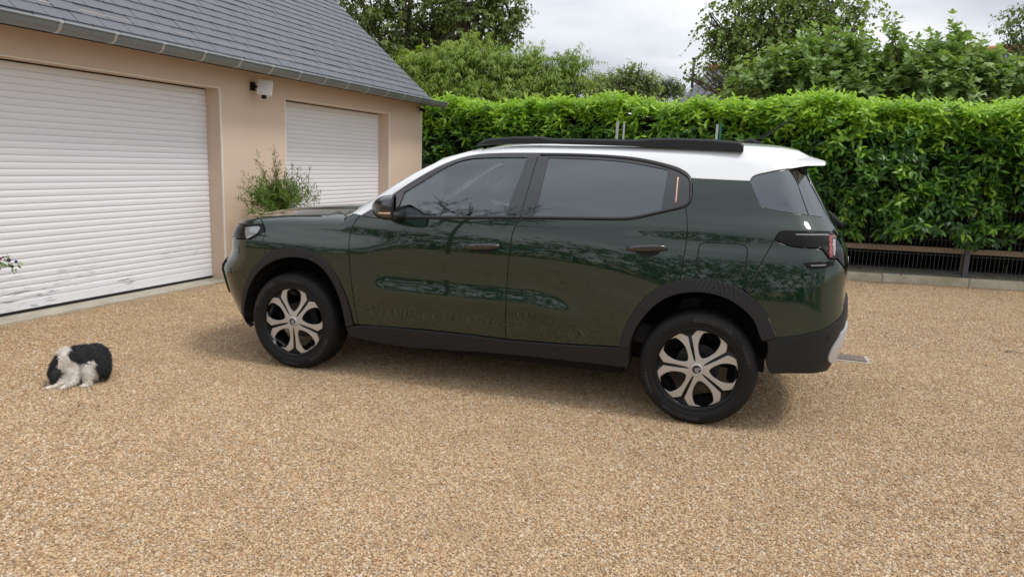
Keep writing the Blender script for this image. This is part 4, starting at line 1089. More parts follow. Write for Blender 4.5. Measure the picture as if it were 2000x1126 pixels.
def make_wheel(axle_x, near, spin, proto=None):
    s = 1 if near else -1
    w = bpy.data.objects.new('wheel', None); w.empty_display_size = .1; link(w, car)
    w.location = (axle_x, -s*.885, .334-.001)
    w.rotation_euler = (0, 0, 0 if near else math.pi)
    if proto:
        for ch in proto.children:
            c = ch.copy(); COL.objects.link(c); c.parent = w; c.rotation_euler = (0, spin, 0) if ch.name.split('.')[0] not in ('brake_disc',) else (0, 0, 0)
        return w
    V, F = tyre_mesh(); o = obj('tyre', V, F, M_RUBBER, w, smooth=True)
    try:
        m = o.modifiers.new('edges', 'EDGE_SPLIT'); m.split_angle = math.radians(35)
    except Exception: pass
    # lettering and sidewall flats
    L = MB()
    for word, deg, hgt in (('BRIDGESTONE', 5, .030), ('BRIDGESTONE', 185, .030), ('TURANZA 6', -48, .022), ('TURANZA 6', 132, .022)):
        v, f = text_polys(word, .2885, deg, hgt, False, .0006, 1.12); v[:, 1] = -.0082; L.add(v, f)
    L.build('sidewall_lettering', M_LETTER, w)
    S = MB()
    for k in range(5):
        V, F = prism([pol(r, a+72*k) for r, a in sector], lambda r: np.where(r > 0, .014+.010*(r/RIM)-.006*np.cos(np.clip(r/RIM, 0, .5)*math.pi), 0), .012); S.add(V, F)
    bevel(S.build('wheel_spokes', M_SILVER, w), .0018, 2)
    B = MB()
    n = 60; ang = np.linspace(0, 2*np.pi, n, endpoint=False)
    rings = [(1.005, .008), (.985, .004), (.955, .012), (.93, .03), (.90, .06), (.885, .16)]
    V = [(RIM*r*math.cos(a), d, RIM*r*math.sin(a)) for r, d in rings for a in ang]
    F = [(i*n+j, i*n+(j+1) % n, (i+1)*n+(j+1) % n, (i+1)*n+j) for i in range(len(rings)-1) for j in range(n)]
    B.add(V, F)
    for k in range(5):
        wd = [(.15, 36-7), (.20, 36-5), (.5, 36-4.4), (.8, 36-3.6), (.97, 36-15), (.97, 36+15), (.8, 36+3.6), (.5, 36+4.4), (.20, 36+5), (.15, 36+7)]
        V, F = prism([pol(r, a+72*k) for r, a in wd], lambda r: .026+.004*(r/RIM), .02); B.add(V, F)
        # dished facets inside each opening
        f3 = [(.93, -20), (.93, 20), (.74, 17), (.70, 0), (.74, -17)]
        P = [pol(r, a+72*k) for r, a in f3]; dd = [.030, .030, .085, .095, .085]
        B.add([(x, d, z) for (x, z), d in zip(P, dd)], [(0, 1, 2, 3, 4)])
    B.build('wheel_cover', M_COVER, w, True)
    D = MB()
    V = [(r*math.cos(a), d, r*math.sin(a)) for r, d in ((.02, .07), (.070, .075), (.075, .11), (.125, .11), (.127, .13), (.02, .12)) for a in ang]
    D.add(V, [(i*n+j, i*n+(j+1) % n, (i+1)*n+(j+1) % n, (i+1)*n+j) for i in range(5) for j in range(n)])
    D.build('brake_disc', M_DISC, w, False)
    H = MB(); V = [(r*math.cos(a), d, r*math.sin(a)) for r, d in ((.034, .02), (.034, .004), (.031, .0), (.026, -.001), (.025, .002), (.0005, .002)) for a in ang]
    H.add(V, [(i*n+j, i*n+(j+1) % n, (i+1)*n+(j+1) % n, (i+1)*n+j) for i in range(5) for j in range(n)])
    H.build('hub_cap', M_SKID, w, True)
    H = MB(); a30 = np.linspace(0, 2*np.pi, 30, endpoint=False); H.add([(.0245*math.cos(a), .0008, .0245*math.sin(a)) for a in a30], [tuple(range(30))])
    H.build('hub_badge', M_BLACKG, w)
    H = MB()
    for dz in (.002, -.010):
        ch = np.array([(-.015, dz-.006), (0, dz+.008), (.015, dz-.006), (.015, dz-.0115), (0, dz+.0025), (-.015, dz-.0115)])
        V = [(x, -.0012, z) for x, z in ch]+[(x, .001, z) for x, z in ch]
        H.add(V, [(0, 1, 4, 5), (1, 2, 3, 4)]+[(i, (i+1) % 6, 6+(i+1) % 6, 6+i) for i in range(6)])
    H.build('chevron_badge', M_SKID, w)
    for ch in w.children:
        if ch.name.split('.')[0] != 'brake_disc': ch.rotation_euler = (0, spin, 0)
    return w
# spin: petal axes seen at 90 deg (front) and 69 deg (rear) in the photo; local x runs to the photo's right
W0 = make_wheel(0.0, True, -R_(90))
make_wheel(2.67, True, -R_(70), W0)
make_wheel(0.0, False, R_(20), W0); make_wheel(2.67, False, R_(50), W0)

for ch in W0.children:
    if ch.name.startswith(('tyre', 'sidewall_lettering')): ch.rotation_euler = (0, -R_(135), 0)
# ================================================================== VEGETATION
def leaf_mat(name, stops, rough=.45, transl=.45, spec=.5, var=.25):
    m = bpy.data.materials.new(name); m.use_nodes = True; t = NT(m); T = m.node_tree
    col = t.ramp(t.attr('tint'), *stops)
    nz_ = t.noise(t.geo(), 9, 3)
    col = t.mix(t.math('MULTIPLY', nz_, var), col, (.02, .03, .005))
    t.base(col); t.b.inputs['Roughness'].default_value = rough; t.b.inputs['Specular IOR Level'].default_value = spec
    tr = T.nodes.new('ShaderNodeBsdfTranslucent')
    t.l(t.mix(1.0, col, (.95, 1.0, .35), 'MULTIPLY'), tr.inputs[0])
    mx = T.nodes.new('ShaderNodeMixShader'); mx.inputs[0].default_value = transl
    out = [n for n in T.nodes if n.type == 'OUTPUT_MATERIAL'][0]
    T.links.new(t.b.outputs[0], mx.inputs[1]); T.links.new(tr.outputs[0], mx.inputs[2]); T.links.new(mx.outputs[0], out.inputs[0])
    return m
def leaf_tpl(width, fold=.25, curl=.15, n=4, tip=1.0, tri=False):
    """leaf of length 1 along +x, normal +z; returns verts, tri faces"""
    V = []; F = []
    u = np.linspace(0, 1, n+1)
    for i, s in enumerate(u):
        w = width*.5*(math.sin(math.pi*min(1, s**.85))**.8 if 0 < s < 1 else 0.02)
        z0 = -curl*s*s
        V += [(s, w, z0+fold*w), (s, 0, z0), (s, -w, z0+fold*w)]
    for i in range(n):
        a = i*3
        for q in ((a, a+3, a+4, a+1), (a+1, a+4, a+5, a+2)): F += [(q[0], q[1], q[2]), (q[0], q[2], q[3])]
    return np.array(V, np.float32), np.array(F, np.int32)
def fig_tpl():
    V = [(0, 0, 0)]; F = []
    lob = [(.15, .10), (.12, .38), (.32, .30), (.30, .52), (.52, .50), (.50, .20), (.74, .22), (1.0, 0), (.74, -.22), (.50, -.20), (.52, -.50), (.30, -.52), (.32, -.30), (.12, -.38), (.15, -.10)]
    V += [(x, y, -.10*(x*x+y*y)+.10*abs(y)) for x, y in lob]; V.append((.36, 0, -.02)); c = len(V)-1
    for i in range(len(lob)-1): F.append((i+1, i+2, c))
    F += [(0, 1, c), (len(lob), 0, c)]
    return np.array(V, np.float32), np.array(F, np.int32)[:, ::-1]
def scatter(name, tpl, pos, xdir, zdir, scale, tint, mat_, parent=None):
    """one mesh of many leaves"""
    V, F = tpl; n = len(pos); x = xdir/(np.linalg.norm(xdir, axis=1)[:, None]+1e-9)
    y = np.cross(zdir, x); y /= np.linalg.norm(y, axis=1)[:, None]+1e-9; z = np.cross(x, y)
    W = (V[None, :, 0:1]*x[:, None]+V[None, :, 1:2]*y[:, None]+V[None, :, 2:3]*z[:, None])*scale[:, None, None]+pos[:, None]
    FF = (F[None]+(np.arange(n)*len(V))[:, None, None]).reshape(-1, 3)
    o = obj(name, W.reshape(-1, 3), FF, mat_, parent, True)
    attr(o.data, 'tint', np.repeat(tint, len(V)))
    return o
def nrm(a): return a/(np.linalg.norm(a, axis=-1, keepdims=True)+1e-9)
def sprays(rng, org, d, L, k, llen, spread=1.0, sag=.3, hang=.3, start=.1, tint=None, tj=.15):
    """k leaves along each curved stem; returns pos, xdir, zdir, scale, tint, stem polylines"""
    n = len(org); d = nrm(d); L = np.broadcast_to(np.asarray(L, float), (n,))
    s = start+(1-start)*(np.arange(k)+.5)/k; s = np.clip(s[None]+rng.normal(0, .04, (n, k)), 0, 1)
    P = org[:, None]+d[:, None]*(s*L[:, None])[..., None]; P[..., 2] -= sag*(s*s)*L[:, None]
    ref = nrm(np.cross(d, np.array([.13, .21, .97]))); oth = np.cross(d, ref)
    ph = (np.arange(k)*2.4)[None]+rng.uniform(0, 6.28, (n, 1))+rng.normal(0, .3, (n, k))
    lat = np.cos(ph)[..., None]*ref[:, None]+np.sin(ph)[..., None]*oth[:, None]
    stemdir = d[:, None]+np.zeros((n, k, 3)); stemdir[..., 2] -= 2*sag*s
    x = nrm(stemdir)*(1-spread*.6)+lat*spread+rng.normal(0, .15, (n, k, 3)); x[..., 2] -= hang
    z = np.zeros_like(x); z[..., 2] = 1; z += nrm(stemdir)*.5+rng.normal(0, .35, (n, k, 3))
    sc = rng.uniform(*llen, (n, k))*(1-.35*s)
    tt = (np.zeros(n) if tint is None else tint)[:, None]+rng.normal(0, tj, (n, k))+.15*s
    return P.reshape(-1, 3), nrm(x).reshape(-1, 3), z.reshape(-1, 3), sc.ravel(), np.clip(tt, 0, 1).ravel()
def twigs(mb, org, d, L, sag, r0=.006, m=3, nseg=4):
    for o, dd, l in zip(org, nrm(d), np.broadcast_to(L, (len(org),))):
        s = np.linspace(0, 1, nseg); P = o+dd*(s*l)[:, None]; P[:, 2] -= sag*s*s*l
        mb.tube(P, np.linspace(r0, r0*.3, nseg), m, False)
def limb(mb, a, b_, r0, r1, rng, wob=.08, n=7, sides=8):
    a = np.asarray(a, float); b_ = np.asarray(b_, float); L = np.linalg.norm(b_-a); s = np.linspace(0, 1, n)
    P = a+(b_-a)*s[:, None]+rng.normal(0, wob*L*.4, (n, 3))*np.sin(s*np.pi)[:, None]*np.array([1, 1, .4])
    mb.tube(P, r0+(r1-r0)*s, sides, False); return P
M_BARK = mat('bark', (.085, .066, .05), .9)
t = NT(M_BARK); oc = t.coord('Object', (1, 1, .25)); t.base(t.mix(t.noise(oc, 14, 5, .65), (.045, .035, .026), (.15, .125, .10))); t.bump(t.noise(oc, 26, 5), .5, .02)
M_TWIG = mat('twig', (.11, .10, .045), .8)

# ------------------------------------------------------------------ laurel hedge along the far side
rng = np.random.default_rng(21)
kA, kB = on_ground([(1641, 544.5), (2000, 567)])
kd = nrm(kB-kA); kn = np.array([kd[1], -kd[0], 0])            # towards the drive
kang = math.atan2(kd[1], kd[0])
j1, j2 = on_ground([(1722, 549.5), (1894, 561)]); KL = abs((j2-j1)@kd); k0 = (j1-kA)@kd
pb_ = on_plane([(1885, 545.5)], (0, 0, .1), (0, 0, 1))[0]; pxk = (pb_-kA)@kd; FY = max(.06, -((pb_-kA)@kn))
fpt = lambda t_: tuple((kA+kd*t_-kn*(FY-.13))[:2])
HF = np.array([(-2.6, 13.3), (-1.0, 12.55), (1.0, 11.55), (3.0, 10.55), fpt(.1), fpt(1.5), fpt(3.0), fpt(8.5)])
hs = np.r_[0, np.cumsum(np.linalg.norm(np.diff(HF, axis=0), axis=1))]
def hedge_at(s):
    p = np.stack([np.interp(s, hs, HF[:, 0]), np.interp(s, hs, HF[:, 1])], -1)
    e = .15; q = np.stack([np.interp(s+e, hs, HF[:, 0])-np.interp(s-e, hs, HF[:, 0]), np.interp(s+e, hs, HF[:, 1])-np.interp(s-e, hs, HF[:, 1])], -1)
    q = q/np.linalg.norm(q, axis=-1, keepdims=True); return p, np.stack([q[..., 1], -q[..., 0]], -1)     # point, normal towards the drive
HS = hs[-1]; HTOP = 2.29
def htop(s): return HTOP+.05*np.sin(s*1.9)+.035*np.sin(s*4.3+1)+.02*np.sin(s*9.1)
def hbot(s): return np.where(s > 6.3, .67, .12)+.05*np.sin(s*5.7)
hedge = thing('hedge', 'long clipped laurel hedge behind the car with bright new growth on top', 'hedge', (0, 0, 0))
M_LAUREL = leaf_mat('laurel_leaf', ((0, (.018, .052, .010)), (.38, (.045, .135, .022)), (.60, (.14, .33, .028)), (1.0, (.47, .72, .055))),   .36, .42, .40)
LT = [leaf_tpl(.36, .35, .22, 4), leaf_tpl(.40, .2, .10, 4), leaf_tpl(.33, .5, .35, 4)]
def hedge_shoots(n, zone):
    s = rng.uniform(.1, HS-.1, n); p, nn = hedge_at(s); nn3 = np.c_[nn, np.zeros(n)]
    ztop, zb = htop(s), hbot(s)
    if zone == 'face':
        z = zb+(ztop+.03-zb)*rng.uniform(0, 1, n)**.9; dep = np.abs(rng.normal(0, .07, n))+rng.uniform(0, .10, n)
        bulge = .07*np.sin(s*2.7+z*3)+.05*np.sin(s*6.1-z*4.3)
        o = np.c_[p, z]-nn3*(dep-bulge)[:, None]
        h = np.clip((z-1.2)/1.2, 0, 1)
        d = nn3*rng.uniform(.5, 1.0, (n, 1))+rng.normal(0, .35, (n, 3)); d[:, 2] += .40+.6*h-.45*(z < .9)
        tint = np.clip(.31+.46*sst(1.62, 2.30, z)+rng.normal(0, .12, n)+.25*(rng.random(n) < .15), 0, 1)
    else:
        dp_ = rng.uniform(.0, 1.2, n)**1.15; o = np.c_[p, ztop+rng.normal(0, .03, n)]-nn3*dp_[:, None]
        d = rng.normal(0, .35, (n, 3)); d[:, 2] += 1.0; d += nn3*.35*(dp_ < .25)[:, None]
        tint = np.clip(.88+rng.normal(0, .12, n), 0, 1)
    return o, d, tint
parts_ = []
for zone, n, k, L, ll, hang in (('face', 4300, 8, (.12, .26), (.12, .185), .02), ('top', 3500, 9, (.14, .26), (.10, .15), -.15)):
    o, d, tint = hedge_shoots(n, zone)
    parts_.append(sprays(rng, o, d, rng.uniform(*L, n), k, ll, .85, .05, hang, .0, tint, .10))
pos, xd, zd, sc, tn = [np.concatenate(a) for a in zip(*parts_)]
low_ = pos[:, 2] < 1.1; xd[low_, 2] -= .45                    # the lower leaves hang
nrmz = hedge_at(np.clip(np.interp(pos[:, 0], HF[:, 0], hs), 0, HS))[1]; zd[:, :2] += nrmz*.9
q = to_px(pos); infr = (q[:, 0] > 830) & (q[:, 0] < 1990) & (q[:, 1] > 0); size = np.where(infr & ~((q[:, 0] < 1640) & (q[:, 1] > 262)), sc/q[:, 2], 0)
front = np.abs(((pos[:, :2]-hedge_at(np.clip(np.interp(pos[:, 0], HF[:, 0], hs), 0, HS))[0])*nrmz).sum(1)) < .5
fd_ = ((pos[:, :2]-hedge_at(np.clip(np.interp(pos[:, 0], HF[:, 0], hs), 0, HS))[0])*nrmz).sum(1)
size = size*(fd_ > .06); big_ = np.argsort(-size)[:300]
mask = np.ones(len(pos), bool); mask[big_] = False
v_ = rng.integers(0, 3, len(pos))
for i in range(3):
    m_ = mask & (v_ == i)
    lf = scatter('foliage', LT[i], pos[m_], xd[m_], zd[m_], sc[m_], tn[m_], M_LAUREL, hedge); lf['kind'] = 'stuff'
lme = {}
for i in range(3):
    for lv in range(6):
        me = mesh_from('leaf', LT[i][0], LT[i][1], M_LAUREL, True); attr(me, 'tint', np.full(len(LT[i][0]), (lv+.5)/6)); lme[i, lv] = me
for j in big_:
    o = bpy.data.objects.new('leaf', lme[int(v_[j]), min(5, int(tn[j]*6))]); link(o, hedge)
    x = nrm(xd[j]); y = nrm(np.cross(zd[j], x)); z = np.cross(x, y); Mx = Matrix.Identity(4)
    for r in range(3):
        Mx[r][0] = x[r]*sc[j]; Mx[r][1] = y[r]*sc[j]; Mx[r][2] = z[r]*sc[j]; Mx[r][3] = pos[j][r]
    o.matrix_world = Mx
# solid core with the hedge's inner shade in its colour; stems
M_CORE_SHADE = mat('hedge_inner_shade', (.012, .015, .008), 1.0, spec=0.0)
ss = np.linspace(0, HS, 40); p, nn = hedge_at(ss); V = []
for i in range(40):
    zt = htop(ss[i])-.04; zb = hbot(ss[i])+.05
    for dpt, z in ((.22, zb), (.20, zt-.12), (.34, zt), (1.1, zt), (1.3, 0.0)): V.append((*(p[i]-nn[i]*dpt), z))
MB().add(V, [(i*5+j, i*5+(j+1) % 5, (i+1)*5+(j+1) % 5, (i+1)*5+j) for i in range(39) for j in range(5)]+[tuple(range(5)), tuple(range(199, 194, -1))]).build('dark_core', M_CORE_SHADE, hedge)
for s_ in np.arange(6.4, HS-.2, .42):
    p, nn = hedge_at(np.array([s_+rng.uniform(-.1, .1)])); a = np.r_[p[0]-nn[0]*rng.uniform(.95, 1.3), 0]
    b = MB(); limb(b, a, a+[rng.normal(0, .1), rng.normal(0, .1), .75], .022, .016, rng, .1, 5, 6); b.build('stem', M_BARK, hedge, True)
# soil and dead leaves under the hedge
M_SOIL = mat('dark_soil', (.035, .025, .017), .95)
t = NT(M_SOIL); t.base(t.mix(t.noise(t.geo(), 30, 5, .7), (.015, .011, .008), (.075, .05, .032))); t.bump(t.noise(t.geo(), 40, 5), .8, .03)
ss = np.linspace(5.2, HS, 24); p, nn = hedge_at(ss); V = []
for i in range(24):
    for dpt, z in ((.86, .09), (1.0, .13), (2.6, .08)): V.append((*(p[i]-nn[i]*dpt), z))
o = MB().add(V, [(i*3+j, (i+1)*3+j, (i+1)*3+j+1, i*3+j+1) for i in range(23) for j in range(2)]).build('soil', M_SOIL, None, True); tag(o, kind='structure')

# ------------------------------------------------------------------ kerb, fence, rail
kerb = thing('kerb', 'weathered concrete kerb edging the gravel under the wire fence', 'kerb', tuple(kA), kang)
M_KERB = mat('kerb_stone', (.33, .30, .24), .92)
t = NT(M_KERB); g_ = t.geo(); kc = t.noise(g_, 5, 6, .65)
c_ = t.mix(t.ramp(kc, (.35, (0,)*3), (.7, (1,)*3)), (.58, .53, .42), (.38, .335, .24)); t.base(t.mix(t.ramp(t.noise(g_, 2.3, 4), (.5, (0,)*3), (.72, (.7,)*3)), c_, (.29, .27, .12))); t.bump(t.noise(g_, 70, 4), .35, .004)
for i in range(-4, 5):
    x0 = k0+i*KL
    o = bevel(MB().box((x0+.003, 0, -.05), (x0+KL-.003, .095, .112)).build('kerb_stone', M_KERB, kerb), .010, 2)
    o.location = (0, rng.normal(0, .003), rng.normal(0, .0025))
MB().box((k0-4*KL, .0965, -.05), (k0+5*KL, .86, .104)).build('footing_strip', M_KERB, kerb)
for i in range(26):
    pass
M_FENCE = mat('fence_grey', (.085, .09, .10), .5, .1)
fence = thing('wire_fence', 'dark grey welded wire fence standing on the kerb before the hedge', 'fence', tuple(kA), kang)
SP = 2.5
for i in range(-1, 3):
    x = pxk+i*SP; b = MB(); b.box((x-.027, FY-.005, .104), (x+.027, FY+.045, 1.55)); bevel(b.build('fence_post', M_FENCE, fence), .004)
    b = MB(); b.box((x-.075, FY-.05, .1005), (x+.075, FY+.09, .1035)); b.build('base_plate', M_FENCE, fence)
for i in range(-1, 3):
    x0 = pxk+i*SP-SP+.03 if i < 1 else pxk+(i-1)*SP+.03
    if i == -1: x0 = pxk-2*SP+.03
    b = MB(); xs_ = np.arange(x0, x0+SP-.05, .0545)
    for x in xs_: b.tube([(x, FY-.006, .115), (x, FY-.012, .165), (x, FY, .20), (x, FY, 1.52)], .0025, 5, False)
    for z in (.135, .20, .41, .62, .83, 1.04, 1.25, 1.50):
        b.tube([(x0, FY-.004-(.008 if z < .19 else 0), z), (x0+SP-.05, FY-.004-(.008 if z < .19 else 0), z)], .003, 5, False)
    o = b.build('wire_panel', M_FENCE, fence, True); o['kind'] = 'stuff'
M_WOOD = mat('weathered_wood', (.24, .17, .12), .85)
t = NT(M_WOOD); oc = t.coord('Object', (.4, 6, 6)); t.base(t.mix(t.noise(oc, 9, 5, .6), (.27, .20, .145), (.52, .42, .32))); t.bump(t.noise(oc, 22, 4), .3, .004)
railing = thing('wooden_rail', 'weathered wooden rail on a post behind the wire fence', 'rail', (0, 0, 0))
nF = np.array([-kn[0], -kn[1], 0]); r0, r1 = on_plane([(1690, 474), (2010, 504)], kA+nF*(FY+.26), kn)
rd_ = nrm(r1-r0); ra = r0-rd_*1.3; rb_ = r1+rd_*.8; ra[2] = rb_[2] = (r0[2]+r1[2])/2
def plank(a, b_, h, th_, name, par, m):
    d = b_-a; L = np.linalg.norm(d); R = np.stack([d/L, nrm(np.cross([0, 0, 1.0], d/L)), np.cross(d/L, nrm(np.cross([0, 0, 1.0], d/L)))], 1)
    return bevel(MB().box((0, -th_/2, -h/2), (L, th_/2, h/2), R, a).build(name, m, par), .006)
plank(ra, rb_, .075, .05, 'rail', railing, M_WOOD)
wpb = on_plane([(1880, 540)], kA+nF*(FY+.48), kn)[0]
bevel(MB().box((-.045, -.04, 0), (.045, .04, .42), None, (wpb[0], wpb[1], .104)).build('post', M_WOOD, railing), .008)
# thin posts standing in front of the hedge, seen over the roof of the car
for i, (xp, yt, wd, m_, lab) in enumerate(((1206.6, 238.5, .040, mat('galvanised', (.52, .55, .56), .5, .4), 'pale grey metal post before the hedge, left one of the pair above the car'),
                             (1219.5, 239, .030, None, 'thinner grey metal post before the hedge, right one of the pair above the car'),
                             (1401.5, 244, .036, None, 'pale grey metal post beside the green post before the hedge'),
                             (1408.2, 243, .030, mat('green_metal', (.02, .16, .11), .5), 'green metal post beside a grey one before the hedge'))):
    if m_ is None: m_ = bpy.data.materials['galvanised']
    s_ = np.linspace(0, HS, 400); pp, nn = hedge_at(s_); pp = pp+nn*.16; qx = to_px(np.c_[pp, np.full(400, 2.0)])[:, 0]; k = np.argmin(abs(qx-xp)); P = pp[k]
    top_z = on_plane([(xp, yt)], (*P, 0), (*nn[k], 0))[0]
    po = thing('metal_post', lab, 'post', (top_z[0], top_z[1], 0), -.35, 'thin metal posts before the hedge')
    bevel(MB().box((-wd/2, -.012, 0), (wd/2, .012, top_z[2])).build('post_body', m_, po), .003)
    bevel(MB().box((-wd/2-.003, -.015, top_z[2]+.0005), (wd/2+.003, .015, top_z[2]+.008)).build('cap', m_, po), .002)
dp_ = gar_pt((825.5, 330), -.02); tp_ = gar_pt((825.5, 322), -.02)
po = thing('gate_post', 'short dark post standing against the garage corner', 'post', (dp_[0]+.05, dp_[1], 0), g_ang)
bevel(MB().box((-.03, -.03, 0), (.03, .03, tp_[2])).build('post_body', M_FENCE, po), .004); MB().box((-.04, -.04, tp_[2]+.0005), (.04, .04, tp_[2]+.02)).build('cap', M_FENCE, po)

# ------------------------------------------------------------------ trees beyond the hedge
def blobs(rng, spec, dens=1.0):
    """spec rows: photo px centre x, y, radii px, distance m, count -> points and outward directions"""
    O = []; D = []
    for cx, cy, rx, ry, dep, cnt in spec:
        c = at_depth([(cx, cy)], dep)[0]; k = dep/FPX; R = np.array([rx*k, .8*(rx+ry)/2*k, ry*k])
        n = int(cnt*dens); u = nrm(rng.normal(0, 1, (n, 3))); r = rng.uniform(.25, 1, (n, 1))**.55
        O.append(c+u*r*R); D.append(nrm(u/R*R.mean())+np.array([0, 0, .0]))
    return np.concatenate(O), np.concatenate(D)
def tree(name, label, cat, base_px, dep, trunk_r, limbs, spec, k, L, ll, tpl, m, spread, sag, hang, up, tint0, seed, fork=.35, group=None, twig_r=.006, dens=1.0):
    rng = np.random.default_rng(seed)
    base = at_depth([base_px], dep)[0]; base[2] = 0
    root = thing(name, label, cat, tuple(base), 0, group)
    mb = MB(); cs_ = [at_depth([(s[0], s[1])], s[4])[0]-base for s in spec]
    forkp = np.array([rng.normal(0, .1), rng.normal(0, .1), min(c[2] for c in cs_)*fork+.4])
    limb(mb, (0, 0, -.05), forkp, trunk_r, trunk_r*.75, rng, .05, 6, 10)
    mb.build('trunk', M_BARK, root, True)
    mb = MB()
    for i, c in enumerate(cs_):
        P = limb(mb, forkp, c+np.array([0, 0, .1]), trunk_r*.55, trunk_r*.12, rng, .12)
        R = spec[i][2]*spec[i][4]/FPX; Rz = spec[i][3]*spec[i][4]/FPX
        for j in range(limbs):
            u = nrm(rng.normal(0, 1, 3)); a = P[rng.integers(2, len(P))]
            limb(mb, a, c+u*np.array([R, R*.8, Rz])*.9, trunk_r*.20, .008, rng, .15, 6, 5)
    mb.build('limbs', M_BARK, root, True)
    O, D = blobs(rng, spec, dens); D = D*.8+rng.normal(0, .4, D.shape); D[:, 2] += up
    n = len(O); Ls = rng.uniform(*L, n)
    tint = np.clip(tint0+rng.normal(0, .10, n)+.10*D[:, 2], 0, 1)
    P, x, z, sc_, tt = sprays(rng, O-base, D, Ls, k, ll, spread, sag, hang, .05, tint, .10)
    cr = scatter('crown', tpl, P, x, z, sc_, tt, m, root); cr['kind'] = 'stuff'
    sel = rng.random(n) < .5; mb = MB(); twigs(mb, O[sel]-base, D[sel], Ls[sel], sag, twig_r)
    tw = mb.build('twigs', M_TWIG, root); tw['kind'] = 'stuff'
    return root
M_WAL = leaf_mat('walnut_leaf', ((0, (0.0312, 0.0624, 0.0182)), (0.5, (0.0845, 0.1495, 0.0338)), (1.0, (0.221, 0.286, 0.065))), .45, .35)
M_PEACH = leaf_mat('peach_leaf', ((0, (0.0616, 0.1288, 0.0224)), (0.5, (0.168, 0.3024, 0.0448)), (1.0, (0.3584, 0.4928, 0.0784))), .45, .42)
M_BIRCH = leaf_mat('birch_leaf', ((0, (0.0455, 0.0975, 0.026)), (0.5, (0.1235, 0.221, 0.0468)), (1.0, (0.286, 0.39, 0.078))), .45, .40)
M_FIG = leaf_mat('fig_leaf', ((0, (0.0732, 0.1525, 0.0488)), (0.5, (0.1769, 0.305, 0.0915)), (1.0, (0.3416, 0.488, 0.1586))), .5, .35)
M_FAR = leaf_mat('far_leaf', ((0, (0.069, 0.115, 0.0575)), (0.5, (0.161, 0.23, 0.092)), (1.0, (0.3105, 0.391, 0.1265))), .5, .4)
T_OV = leaf_tpl(.5, .3, .2, 3); T_NAR = leaf_tpl(.20, .3, .45, 4); T_BIR = leaf_tpl(.75, .25, .1, 3); T_FIG = fig_tpl()
tree('walnut_tree', 'tall dark spreading tree rising behind the garage roof', 'tree', (800, 200), 19, .26, 9,
     [(700, -10, 75, 60, 19, 340), (760, 70, 70, 65, 19, 340), (730, 120, 55, 50, 19, 200), (840, 0, 85, 60, 19, 360), (850, 80, 75, 45, 19.5, 250), (920, -20, 75, 60, 18.5, 320), (930, 55, 60, 45, 18.5, 230), (985, 5, 38, 45, 18.5, 150), (990, 55, 30, 25, 18.5, 80), (800, -90, 120, 60, 19, 350), (930, -90, 70, 40, 19, 150)],
     10, (.3, .6), (.11, .19), T_OV, M_WAL, .9, .35, .55, .1, .70, 31, .45, None, .006, .62)
tree('peach_tree', 'broad light green tree with long drooping leaves behind the hedge', 'tree', (930, 260), 15.5, .13, 7,
     [(830, 165, 50, 45, 15.5, 300), (880, 150, 52, 48, 15.2, 330), (935, 148, 56, 52, 15.5, 350), (990, 150, 52, 45, 15.5, 300), (1035, 160, 38, 42, 15.5, 200), (880, 195, 90, 28, 15.2, 260), (990, 195, 90, 28, 15.2, 260), (812, 130, 24, 22, 15.4, 70), (925, 105, 28, 20, 15.5, 80), (1048, 122, 12, 18, 15.5, 30), (1062, 180, 30, 30, 15.5, 95)],
     14, (.35, .75), (.11, .18), T_NAR, M_PEACH, .75, .45, .65, .55, .66, 32, .45, None, .006, .72)
tree('peach_sapling', 'slender light green sapling with drooping leaves right of the broad one', 'tree', (1105, 260), 15.2, .05, 4,
     [(1110, 125, 24, 20, 15.2, 42), (1125, 140, 16, 26, 15.2, 34), (1105, 165, 36, 24, 15.2, 90), (1085, 185, 45, 24, 15.2, 100), (1135, 180, 20, 16, 15.2, 26)],
     13, (.35, .7), (.11, .17), T_NAR, M_PEACH, .75, .4, .6, .75, .6, 33, .5)
tree('birch_tree', 'tall airy birch with fine hanging twigs right of the open sky', 'tree', (1545, 240), 18, .14, 9,
     [(1440, 40, 42, 50, 18, 130), (1500, 10, 60, 50, 18, 220), (1560, 15, 60, 55, 18, 230), (1625, 10, 52, 50, 18, 180), (1680, 30, 26, 28, 18, 50), (1425, 95, 36, 40, 18, 120), (1480, 90, 55, 50, 18, 210), (1540, 85, 60, 45, 18, 220), (1600, 80, 50, 40, 18, 160), (1438, 150, 22, 24, 17.5, 55), (1475, 150, 48, 36, 17.5, 180), (1385, 35, 10, 16, 18, 8), (1392, 70, 12, 22, 18, 12), (1352, 150, 10, 7, 17.5, 6), (1380, 138, 14, 8, 17.5, 10), (1530, -70, 110, 50, 18, 220)],
     15, (.45, .95), (.085, .135), T_BIR, M_BIRCH, .95, .75, .55, .25, .70, 34, .45, None, .006, .52)
figspec = [(1480, 175, 36, 22, 13.2, 30), (1535, 160, 42, 34, 13.2, 46), (1595, 140, 46, 40, 13.2, 56), (1645, 128, 34, 36, 13.2, 36), (1590, 178, 70, 26, 13, 66), (1690, 172, 60, 30, 13, 60), (1625, 95, 14, 20, 13.2, 8), (1745, 160, 50, 32, 13, 50), (1690, 190, 80, 16, 12.8, 56), (1548, 118, 10, 10, 13.2, 4)]
tree('fig_tree', 'large fig tree with broad lobed leaves behind the hedge below the birch', 'tree', (1600, 260), 13.2, .09, 5, figspec,
     11, (.35, .65), (.12, .21), T_FIG, M_FIG, .85, .1, -.1, .85, .64, 35, .5, 'fig trees behind the hedge', .009, 1.5)
